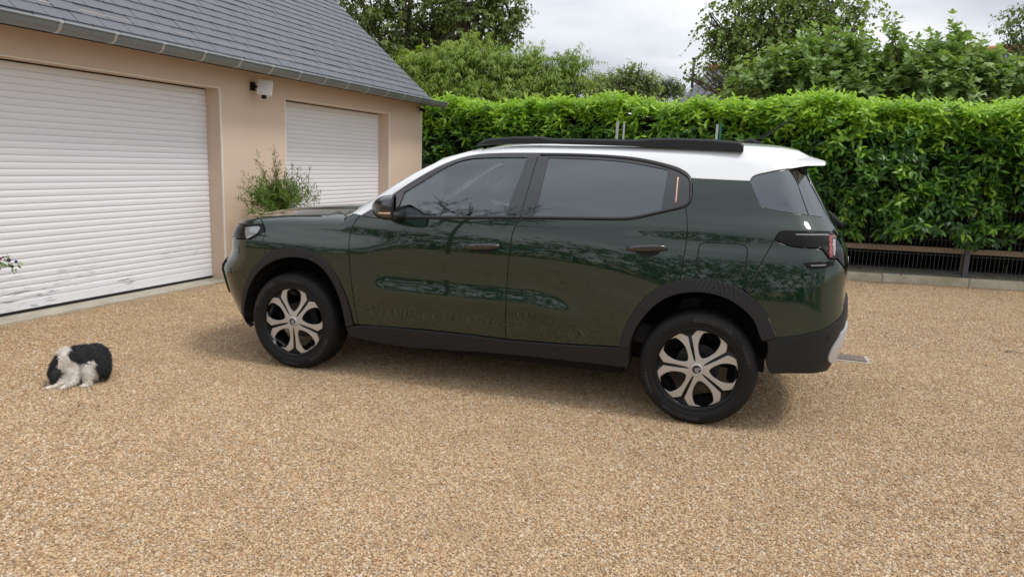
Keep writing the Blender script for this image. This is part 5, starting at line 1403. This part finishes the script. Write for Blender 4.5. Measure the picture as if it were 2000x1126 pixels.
figspec2 = [(1790, 165, 42, 30, 12.6, 46), (1850, 150, 40, 34, 12.6, 46), (1900, 158, 42, 30, 12.6, 46), (1830, 185, 80, 22, 12.4, 70), (1935, 180, 60, 24, 12.4, 56), (1746, 92, 10, 14, 12.6, 6), (1856, 98, 16, 12, 12.6, 8), (1812, 128, 14, 10, 12.6, 6), (1995, 178, 30, 26, 12.4, 30)]
tree('fig_tree', 'fig tree with broad lobed leaves nearest the right edge before the slate roof', 'tree', (1850, 260), 12.6, .08, 5, figspec2,
     11, (.35, .65), (.12, .21), T_FIG, M_FIG, .85, .1, -.1, .85, .68, 36, .5, 'fig trees behind the hedge', .009, 1.5)
tree('garden_tree', 'sparse leafy branch of a tree reaching in at the right edge', 'tree', (2050, 260), 14.5, .09, 4,
     [(1990, 60, 16, 20, 14.5, 12), (1970, 75, 16, 14, 14.5, 12), (2040, 50, 50, 60, 14.5, 120), (2060, 120, 50, 50, 14.5, 90)],
     12, (.35, .7), (.08, .13), T_OV, M_BIRCH, .9, .4, .5, .2, .48, 37, .5)
for i, (lab, sp_, seed, m_, tn_) in enumerate((
    ('small pale green tree far off, just right of the sapling', [(1168, 178, 26, 14, 30, 90), (1170, 165, 10, 12, 30, 30)], 41, M_FAR, .62),
    ('thin grey green poplar-like tree far off above the hedge', [(1188, 172, 9, 24, 32, 60), (1200, 165, 8, 14, 32, 30)], 42, M_FAR, .50),
    ('bushy distant tree with two thin leafy tops above the hedge', [(1230, 168, 24, 20, 30, 150), (1236, 140, 8, 14, 30, 22), (1213, 152, 6, 8, 30, 10), (1245, 178, 26, 14, 30, 80)], 43, M_FAR, .55),
    ('narrow yellowish green distant tree above the hedge', [(1271, 168, 8, 22, 30, 70), (1271, 185, 12, 10, 30, 30)], 44, M_FAR, .85),
    ('round dark green tree far off beside the slate roof', [(1305, 175, 20, 15, 42, 170), (1290, 184, 16, 10, 42, 70), (1325, 182, 12, 10, 42, 50)], 45, M_FAR, .12))):
    tree('distant_tree', lab, 'tree', (sp_[0][0], 240), sp_[0][4], .12, 3, sp_, 9, (.3, .7), (.12, .22), T_OV, m_, .9, .2, .2, .6, tn_, seed, .5, 'small trees far beyond the hedge', .01)

# ------------------------------------------------------------------ neighbour's house behind the trees
M_FSL = mat('far_slate', (.13, .135, .155), .55)
t = NT(M_FSL)
br = t.n('ShaderNodeTexBrick'); br.inputs['Scale'].default_value = 1.0; br.inputs['Brick Width'].default_value = .42; br.inputs['Row Height'].default_value = .26; br.inputs['Mortar Size'].default_value = .012
br.inputs['Color1'].default_value = (.12, .125, .145, 1); br.inputs['Color2'].default_value = (.18, .18, .20, 1); br.inputs['Mortar'].default_value = (.05, .05, .055, 1)
t.l(t.coord('UV'), br.inputs['Vector']); t.base(br.outputs[0])
DH = 21.0
P1 = at_depth([(1388, 133)], DH+2.5)[0]; P2 = on_ground([(2180, 84)], P1[2])[0]; dR = nrm((P2-P1)*[1, 1, 0]); nR = np.array([dR[1], -dR[0], 0])
EZ = 2.5; run = (P1[2]-EZ)/math.tan(R_(42)); dn = np.array([0, 0, EZ-P1[2]])
A_ = P1-dR*.75+nR*run+dn; B_ = P2+dR*1.5+nR*run+dn; C_ = P2+dR*1.5-nR*run+dn; D_ = P1-dR*.75-nR*run+dn
off_ = np.array([A_[0], A_[1], 0]); house = thing('neighbour_house', 'neighbouring house with slate roof and orange ridge tiles behind the trees', 'house', tuple(off_))
A_, B_, C_, D_ = A_-off_, B_-off_, C_-off_, D_-off_; r1_, r2_ = P1-off_, P2-off_
ro = obj('roof', [A_, B_, r2_, r1_, C_, D_], [(0, 1, 2, 3), (4, 5, 3, 2), (0, 3, 5), (1, 4, 2)], M_FSL, house)
uv = ro.data.uv_layers.new(name='UVMap'); Vv = np.array([tuple(v.co) for v in ro.data.vertices])
for p_ in ro.data.polygons:
    n_ = np.array(p_.normal); u_ = nrm(np.cross([0, 0, 1.0], n_)); w_v = np.cross(n_, u_)
    for li in p_.loop_indices:
        vv = Vv[ro.data.loops[li].vertex_index]; uv.data[li].uv = (vv@u_, vv@w_v)
M_RIDGE = mat('ridge_tile', (.42, .16, .09), .8)
nt_ = 14; 
for i in range(nt_):
    a = r1_+(r2_-r1_)*(i/nt_); c = r1_+(r2_-r1_)*((i+1)/nt_); MB().tube([a, c], [.13, .115], 8).build('ridge_tile', M_RIDGE, house, True)
M_WALLH = mat('pale_wall', (.48, .42, .35), .9)
ins = lambda P, k: P
cen_ = (A_+B_+C_+D_)/4; W4 = [cen_+(p-cen_)*.94 for p in (A_, B_, C_, D_)]
MB().add([(p[0], p[1], 0) for p in W4]+[(p[0], p[1], A_[2]-.02) for p in W4], [(0, 1, 5, 4), (1, 2, 6, 5), (2, 3, 7, 6), (3, 0, 4, 7)]).build('wall', M_WALLH, house)
fb_ = at_depth([(1353, 152)], DH+1.0)[0]-off_; ft = at_depth([(1353.5, 117)], DH+1.0)[0]-off_
fl = MB().tube([(fb_[0], fb_[1], fb_[2]-.3), (fb_[0], fb_[1], ft[2])], .045, 12).build('flue', M_FENCE, house, True)
MB().tube([(fb_[0], fb_[1], ft[2]+.01), (fb_[0], fb_[1], ft[2]+.05)], [.085, .065], 12).build('flue_cap', M_FENCE, fl, True)

# ------------------------------------------------------------------ trees behind the photographer (they show in paint and glass)
for i, (x, y, h, r, lab) in enumerate(((-17, 1, 5.6, 3.0, 'garden tree far left of the garage drive, beyond the row'), (-16.5, -5, 5.0, 3.0, 'garden tree at the far left corner across the drive'), (-13, -10, 5.2, 2.9, 'round garden tree across the drive, left end of the row'), (-8.5, -12, 4.8, 2.9, 'low bushy garden tree across the drive beside the round one'), (-3.6, -13, 5.4, 3.0, 'middle tree of the row across the drive'),
                                   (1.4, -12.8, 5.0, 3.0, 'broad garden tree across the drive right of the middle one'), (6.4, -12, 5.5, 3.0, 'tall garden tree across the drive, second from its right end'), (11.5, -10.5, 5.2, 3.0, 'garden tree at the right end of the row across the drive'))):
    rg = np.random.default_rng(60+i); root = thing('garden_tree', lab, 'tree', (x, y, 0), 0, 'row of trees across the drive')
    mb = MB(); limb(mb, (0, 0, 0), (0, 0, h-r*1.2), .16, .08, rg, .05); mb.build('trunk', M_BARK, root, True)
    n = 520; u = nrm(rg.normal(0, 1, (n, 3))); O = np.array([0, 0, h-r])+u*(rg.uniform(.3, 1, (n, 1))**.5)*np.array([r*1.15, r*1.15, r*.95])*(1+.22*np.sin(u[:, :1]*5+i)+.15*np.sin(u[:, 2:]*7))
    P, xx, zz, s_, tt = sprays(rg, O, u+rg.normal(0, .4, (n, 3)), .6, 10, (.16, .30), .9, .2, .2, 0, np.full(n, .4), .15)
    cr = scatter('crown', T_OV, P, xx, zz, s_, tt, M_WAL, root); cr['kind'] = 'stuff'
# bare tree whose branches mirror in the front side window
rg = np.random.default_rng(77)
Pg = px3([(925, 388), (925, 418)], smooth=False); Ng = grad(Pg); Dg = nrm(Pg-CAM_C); Rg = Dg-2*(Dg*Ng).sum(1)[:, None]*Ng
to_w = lambda v: v[..., :1]*_ca+v[..., 1:2]*_cn+v[..., 2:]*np.array([0, 0, 1.0])
Wp = CAR_O+to_w(Pg); Wr = nrm(to_w(Rg)); q0 = Wp+Wr*(8.5/np.linalg.norm(Wr[:, :2], axis=1))[:, None]
print('bare tree', q0)
BT = float(q0[0, 2]); BB = float(q0[1, 2])
bare = thing('bare_tree', 'leafless branching tree across the drive behind the photographer', 'tree', (float(q0[1, 0]), float(q0[1, 1]), 0), 0)
mb = MB()
def grow(a, d, L, r, lev):
    b_ = a+nrm(d)*L; P = limb(mb, a, b_, r, r*.65, rg, .18, 5, 5)
    if lev == 0: return
    for j in range(3 if lev > 1 else 4):
        k = rg.integers(2, 5); grow(P[k], nrm(d)*.75+rg.normal(0, .55, 3)+np.array([0, 0, .18]), L*rg.uniform(.55, .8), r*.55, lev-1)
mb.tube([(0, 0, 0), (.05, .02, BB*.3), (.02, .06, BB*.80)], [.05, .045, .045], 8, False)
for j in range(7): grow(np.array([.02, .06, BB*.79]), np.array([1.3*math.cos(j*.9), 1.3*math.sin(j*.9), .6]), max(.9, (BT-BB*.80)*.42), .062, 4)
mb.build('trunk', M_BARK, bare, True)

# ------------------------------------------------------------------ shrub in front of the pier
rg = np.random.default_rng(51)
sb = gar_pt((545, 400), .42); shrub = thing('olive_shrub', 'bushy olive and oleander shrub growing before the garage pier', 'shrub', (sb[0], sb[1], 0), 0)
M_OLIVE = leaf_mat('olive_leaf', ((0, (.09, .10, .05)), (.5, (.20, .22, .09)), (1.0, (.34, .36, .14))), .5, .3)
M_OLEA = leaf_mat('oleander_leaf', ((0, (.04, .09, .025)), (.5, (.11, .20, .045)), (1.0, (.27, .40, .08))), .45, .35)
def gp(x, y, off): return gar_pt((x, y), off)-np.array([sb[0], sb[1], 0])
heart = gp(548, 412, .42)
mb = MB()
for tx, ty in ((500, 300), (534, 290), (533, 300), (476, 340), (466, 385), (478, 355), (575, 325), (610, 330), (618, 360), (628, 372), (620, 385), (560, 335), (545, 318), (590, 340), (497, 345), (468, 362), (540, 330), (605, 350), (512, 322), (520, 345), (585, 330)):
    tip = gp(545+(tx-545)*.93, ty+6, rg.uniform(.32, .52)); P = limb(mb, heart+rg.normal(0, .05, 3), tip, .006, .0018, rg, .10, 8, 5)
    n = 8; D = np.gradient(P, axis=0)
    po = np.repeat(P[1:], 4, 0)+rg.normal(0, .012, (len(P[1:])*4, 3)); dd = np.repeat(D[1:], 4, 0)+rg.normal(0, .03, (len(po), 3))
    A = sprays(rg, po, dd, .07, 3, (.035, .062), .65, .05, .0, 0, np.full(len(po), .45), .22)
    if tx == 500 and ty == 300: acc = [A]
    else: acc.append(A)
A = [np.concatenate(z) for z in zip(*acc)]
scatter('foliage', leaf_tpl(.26, .3, .1, 3), A[0], A[1], A[2], A[3], A[4], M_OLIVE, shrub)['kind'] = 'stuff'
n = 330; O = np.stack([gp(rg.normal(545, 27), rg.normal(393, 17), rg.uniform(.28, .60)) for _ in range(n)])
A = sprays(rg, O, rg.normal(0, .6, (n, 3))+[0, 0, .8], rg.uniform(.08, .15, n), 11, (.055, .10), .7, .05, .0, 0, np.full(n, .58), .2)
scatter('oleander_leaves', leaf_tpl(.2, .3, .15, 3), *A, M_OLEA, shrub)['kind'] = 'stuff'
for j in range(7):
    limb(mb, (rg.normal(0, .06), rg.normal(0, .06), 0), heart+rg.normal(0, .12, 3), .014, .006, rg, .06, 6, 6)
mb.build('stems', M_TWIG, shrub, True)
# ================================================================== DOG
dep_px = (158, 748); DG = on_ground([dep_px])[0]
dv = nrm(np.array([DG[0], DG[1], 0])); du = np.array([dv[1], -dv[0], 0])       # du: to the photo's right, dv: away
DK = np.linalg.norm(DG-CAM)/FPX/1.03
dog_root_ang = math.atan2(du[1], du[0])
def S_(bm, c, r, rot=0.0):
    m = Matrix.Translation(c) @ Matrix.Rotation(rot, 4, 'Y') @ Matrix.Diagonal((*r, 1)); bmesh.ops.create_icosphere(bm, subdivisions=3, radius=1, matrix=m)
def chain(bm, pts, rs, n=9):
    pts = np.asarray(pts, float)
    for i in range(len(pts)-1):
        for s in np.linspace(0, 1, n, endpoint=(i == len(pts)-2)):
            p = pts[i]+(pts[i+1]-pts[i])*s; r = rs[i]+(rs[i+1]-rs[i])*s; bmesh.ops.create_icosphere(bm, subdivisions=2, radius=r, matrix=Matrix.Translation(p))
bm = bmesh.new()
S_(bm, (.108, .065, .128), (.108, .125, .122)); S_(bm, (.125, .03, .095), (.088, .11, .095))      # rump and thigh
S_(bm, (.02, .07, .165), (.13, .095, .085), .10); S_(bm, (-.075, .05, .165), (.075, .085, .085), -.5)     # back, shoulders
S_(bm, (-.01, .05, .095), (.10, .085, .075)); S_(bm, (-.075, .035, .115), (.06, .07, .07))      # chest and belly
chain(bm, [(-.10, .03, .165), (-.145, .02, .125), (-.165, .01, .085)], [.062, .052, .048])      # neck going down
S_(bm, (-.155, .0, .070), (.042, .048, .050)); chain(bm, [(-.15, .0, .055), (-.115, .015, .040), (-.090, .03, .043)], [.033, .024, .017])   # head, muzzle tucked to the belly
chain(bm, [(-.05, -.015, .085), (-.085, -.035, .040), (-.15, -.055, .019), (-.200, -.060, .013)], [.034, .026, .018, .015]); S_(bm, (-.213, -.062, .012), (.022, .017, .012))
chain(bm, [(-.01, -.03, .075), (-.055, -.075, .030), (-.105, -.095, .016)], [.032, .024, .016]); S_(bm, (-.122, -.098, .012), (.024, .018, .012))
chain(bm, [(.055, -.035, .125), (.045, -.075, .085), (.042, -.09, .035), (.036, -.098, .018)], [.045, .032, .022, .020]); S_(bm, (.020, -.112, .013), (.034, .020, .013)); S_(bm, (.05, -.098, .012), (.028, .018, .012))
chain(bm, [(.10, .17, .05), (.16, .16, .03), (.19, .12, .02)], [.03, .022, .015])      # tail behind
bmesh.ops.scale(bm, vec=(.81, .92, .93), verts=bm.verts)
me0 = bpy.data.meshes.new('dog'); bm.to_mesh(me0); bm.free()
tmp = bpy.data.objects.new('dog_tmp', me0); COL.objects.link(tmp)
m = tmp.modifiers.new('r', 'REMESH'); m.mode = 'VOXEL'; m.voxel_size = .0065; m.use_smooth_shade = True
m = tmp.modifiers.new('s', 'SMOOTH'); m.factor = .5; m.iterations = 7
me = bpy.data.meshes.new_from_object(tmp.evaluated_get(bpy.context.evaluated_depsgraph_get())); bpy.data.objects.remove(tmp)
me.name = 'dog'
dog = bpy.data.objects.new('dog', me); link(dog); dog.location = tuple(DG); dog.rotation_euler = (0, 0, dog_root_ang)
tag(dog, 'black and white spaniel curled up sitting on the gravel with lowered head', 'dog')
V = np.empty(len(me.vertices)*3, np.float32); me.vertices.foreach_get('co', V); V = V.reshape(-1, 3)
N = np.empty(len(me.vertices)*3, np.float32); me.vertices.foreach_get('normal', N); N = N.reshape(-1, 3)
Rm = np.array(Matrix.Rotation(dog_root_ang, 3, 'Z'))
def coat(P):
    q = to_px(P@Rm.T+DG)[:, :2]; q = q+rng.normal(0, .8, q.shape)
    cr = lambda L: np.array(L, float)*.12430+np.array([60, 640])
    sad = cr([(590, 275), (680, 238), (760, 262), (950, 205), (1120, 180), (1290, 300), (1330, 500), (1290, 700), (1180, 800), (1060, 790), (1045, 690), (970, 610), (1010, 545), (985, 490), (880, 555), (740, 555), (620, 505), (572, 420), (612, 345)])
    hd = cr([(420, 400), (330, 400), (200, 560), (200, 700), (215, 840), (300, 835), (400, 810), (470, 745), (500, 690), (400, 600), (425, 560), (450, 450)])
    return (inside(q, sad) | inside(q, hd)).astype(float)
me.materials.clear()
M_COAT = mat('dog_coat', (.7, .66, .6), .75)
t = NT(M_COAT); t.base(t.mix(t.attr('black'), t.mix(t.noise(t.coord('Object'), 30, 4), (.74, .70, .64), (.56, .49, .41)), t.mix(t.noise(t.coord('Object'), 45, 3), (.006, .006, .007), (.02, .019, .021))))
me.materials.append(M_COAT); me.polygons.foreach_set('use_smooth', np.ones(len(me.polygons), bool))
attr(me, 'black', coat(V))
# fur: short tapered tufts lying down the body
ns = 15000; idx = rng.integers(0, len(V), ns); n_ = N[idx]; p = V[idx]+rng.normal(0, .002, (ns, 3))
flow = np.array([.25, 0, -.75])+rng.normal(0, .30, (ns, 3)); flow = flow-(flow*n_).sum(1)[:, None]*n_*.8
ln = rng.uniform(.010, .026, ns)*np.where(V[idx][:, 2] < .03, .4, 1.0)*np.where((V[idx][:, 0] > .0) & (V[idx][:, 1] < -.03) & (V[idx][:, 2] > .03), 1.5, 1)
tipd = nrm(nrm(flow)*.9+n_*.42); sd = nrm(np.cross(tipd, n_)); w_ = rng.uniform(.0012, .0026, (ns, 1))
A = p-sd*w_-n_*.001; B = p+sd*w_-n_*.001; Cc = p+tipd*ln[:, None]; Cc[:, 2] = np.maximum(Cc[:, 2], .002)
FV = np.stack([A, B, Cc], 1).reshape(-1, 3); FF = np.arange(ns*3).reshape(-1, 3)
fur = obj('fur', FV, FF, M_COAT, dog); fur['kind'] = 'stuff'; attr(fur.data, 'black', np.repeat(coat(p), 3))
# hanging ear
th = np.linspace(0, 1, 9); ev = []
for s in th:
    w = .028*math.sin(math.pi*min(1, .25+.72*s))**.7; c = np.array([-.150-.030*s, -.045-.012*math.sin(s*3), .118-.088*s]); ev += [(c+q_)*[.81, .92, .93] for q_ in ([-w, .004, 0], [0, -.007, 0], [w, .004, .004])]
o = obj('ear', ev, [(i*3+j, i*3+j+1, (i+1)*3+j+1, (i+1)*3+j) for i in range(8) for j in range(2)], M_COAT, dog, True); attr(o.data, 'black', np.ones(27)); o.modifiers.new('thick', 'SOLIDIFY').thickness = .008
MB().add([((-.0895+.008*x)*.81, (.03+.006*y)*.92, (.045+.006*z)*.93) for x, y, z in ((1, 0, 0), (-1, 0, 0), (0, 1, 0), (0, -1, 0), (0, 0, 1), (0, 0, -1))], [(0, 2, 4), (2, 1, 4), (1, 3, 4), (3, 0, 4), (2, 0, 5), (1, 2, 5), (3, 1, 5), (0, 3, 5)]).build('nose', M_RUBBER, dog, True)

# ================================================================== SMALL THINGS
# drain cover in the gravel behind the rear bumper
dq = on_ground([(1640, 688), (1684, 685.5), (1697, 712), (1640, 713)], .004)
dcc = dq.mean(0); dc = thing('drain_cover', 'rusty metal drain cover in a concrete rim behind the rear bumper', 'drain cover', (dcc[0], dcc[1], 0), CAR_YAW)
M_RUST = mat('rusty_iron', (.16, .12, .10), .75, .3)
t = NT(M_RUST); oc = t.coord('Object'); t.base(t.mix(t.noise(oc, 14, 5, .7), (.10, .075, .065), (.27, .22, .19)))
wv = t.n('ShaderNodeTexWave'); wv.inputs['Scale'].default_value = 9; wv.inputs['Distortion'].default_value = 3; t.l(oc, wv.inputs[0]); t.bump(wv.outputs[0], .4, .004)
bevel(MB().box((-.16, -.10, -.02), (.09, .07, .017)).build('lid', M_RUST, dc), .004)
for a, c in (((-.185, -.130, -.02), (.118, -.103, .010)), ((-.185, .073, -.02), (.118, .098, .010)), ((.093, -.10, -.02), (.118, .07, .010)), ((-.185, -.10, -.02), (-.163, .07, .010))): bevel(MB().box(a, c).build('rim', M_CONC, dc), .005)
# dead leaves and twigs on the drive
M_DEAD = mat('dead_leaf', (.28, .10, .05), .7)
t = NT(M_DEAD); t.base(t.mix(t.objrand(), (.21, .075, .04), (.17, .10, .05)))
dl = leaf_tpl(.4, .5, .3, 4); dme = mesh_from('fallen_leaf', dl[0]*.085, dl[1], M_DEAD, True)
for i, (px_, lab, z_) in enumerate((((192, 792), 'reddish fallen leaf on the gravel in front of the dog', 0), ((163, 789), 'small brown fallen leaf left of the reddish one before the dog', 0), ((1682, 527), 'reddish fallen leaf lying on the kerb beneath the fence', .118), ((1756, 535), 'dark curled fallen leaf on the kerb between two kerb joints', .118), ((1977, 534), 'pale brown fallen leaf on the footing near the right edge', .118), ((1724, 508), 'upright pale dead leaf on the soil under the hedge', .12), ((1800, 516), 'second upright dead leaf on the soil under the hedge', .12))):
    P = on_plane([px_], (0, 0, z_+.012), (0, 0, 1))[0]
    o = bpy.data.objects.new('fallen_leaf', dme); link(o); o.location = tuple(P); o.rotation_euler = (rng.normal(0, .3), rng.normal(0, .25) - (1.0 if i > 4 else 0), rng.uniform(0, 6.28)); o.scale = ((.62,)*3, (.45,)*3, (.9,)*3, (.7,)*3, (.7,)*3, (.8,)*3, (.8,)*3)[i]
    tag(o, lab, 'leaf', 'fallen leaves on and beside the drive')
for px0, px1, lab in (((1962, 686), (1998, 690), 'thin brown twig on the gravel at the right edge'),):
    a, c = on_plane([px0, px1], (0, 0, .014), (0, 0, 1)); b = MB(); b.tube([(0, 0, 0), (c-a)*.5+[0, .01, .008], c-a], [.005, .004, .003], 6)
    o = b.build('twig', M_TWIG, None, True); o.location = tuple(a); tag(o, lab, 'twig')
# yellowed leaf caught in the hedge by the fence post
P = on_plane([(1904, 416)], kA+kn*.02, kn)[0]
o = bpy.data.objects.new('yellow_leaf', mesh_from('yellow_leaf', dl[0]*.12, dl[1], mat('yellow_leaf', (.62, .58, .16), .5), True)); link(o); o.location = tuple(P+np.array([0, 0, .06])); o.rotation_euler = (math.radians(80), math.radians(85), 0)
tag(o, 'pale yellow leaf hanging at the top of the dark fence post', 'leaf')
# planter with petunias reaching in at the left edge
pb0 = on_ground([(-75, 655)])[0]
plant = thing('petunia_planter', 'planter of trailing purple petunias reaching in at the left edge', 'planter', (pb0[0], pb0[1], 0))
M_TERRA = mat('terracotta', (.30, .13, .075), .8)
b = MB(); prof = [(.10, 0), (.135, .16), (.155, .28), (.17, .285), (.17, .32), (.15, .32), (.145, .27), (.02, .26)]
a = np.linspace(0, 2*np.pi, 28, endpoint=False); V = [(r*math.cos(q), r*math.sin(q), z) for r, z in prof for q in a]
b.add(V, [(i*28+j, i*28+(j+1) % 28, (i+1)*28+(j+1) % 28, (i+1)*28+j) for i in range(7) for j in range(28)]+[tuple(range(27, -1, -1))]); b.build('pot', M_TERRA, plant, True)
pd_ = np.linalg.norm((at_depth([(0, 0)], 1)[0]-CAM)*0)+((pb0-CAM)@_fw)
n = 120; O = np.stack([at_depth([(rng.normal(-62, 30), rng.normal(512, 9))], pd_+rng.uniform(-.12, .12))[0] for _ in range(n)])-np.array([pb0[0], pb0[1], 0])
O = np.vstack([O, np.stack([at_depth([(x, y)], pd_-.02)[0] for x, y in ((8, 516), (12, 520), (3, 512), (18, 513), (22, 519), (-5, 515), (6, 521))])-np.array([pb0[0], pb0[1], 0])]); n = len(O)
A = sprays(rng, O, rng.normal(0, .6, (n, 3))+[.3, 0, .4], .06, 6, (.02, .035), .9, .1, .1, 0, np.full(n, .7), .2)
scatter('foliage', leaf_tpl(.6, .2, .2, 3), *A, M_OLEA, plant)['kind'] = 'stuff'
M_PET = mat('purple_petal', (.055, .012, .12), .6); M_RPET = mat('red_petal', (.30, .02, .02), .6)
def flower(P, r, face, m_):
    n = 20; a = np.linspace(0, 2*np.pi, n, endpoint=False); f = nrm(np.array(face, float)); u = nrm(np.cross(f, [0, 0, 1.0])); v = np.cross(f, u)
    V = [P-f*r*.5]+[P+(u*math.cos(q)+v*math.sin(q))*r*.5*(.9+.1*math.cos(5*q))-f*r*.1 for q in a]+[P+(u*math.cos(q)+v*math.sin(q))*r*(.86+.14*math.cos(5*q))+f*r*.12*math.cos(10*q) for q in a]
    obj('flower', V, [(0, 1+i, 1+(i+1) % n) for i in range(n)]+[(1+i, 1+n+i, 1+n+(i+1) % n, 1+(i+1) % n) for i in range(n)], m_, plant, True)
for (x, y), r, fc, m_ in (((17, 508), .017, (.5, -.8, .2), M_PET), ((31.5, 511), .015, (.9, -.4, .1), M_PET), ((23.5, 520), .015, (.3, -.9, -.3), M_PET), ((1, 505), .013, (0, -1, .2), M_RPET), ((12, 518.5), .008, (.2, -1, 0), M_RPET), ((6, 502), .010, (.2, -1, .4), M_PET), ((-20, 505), .018, (.2, -1, .4), M_PET), ((-40, 512), .018, (0, -1, .4), M_PET), ((-70, 500), .018, (0, -1, .5), M_RPET)):
    flower(at_depth([(x, y)], pd_-.06)[0]-np.array([pb0[0], pb0[1], 0]), r, fc, m_)
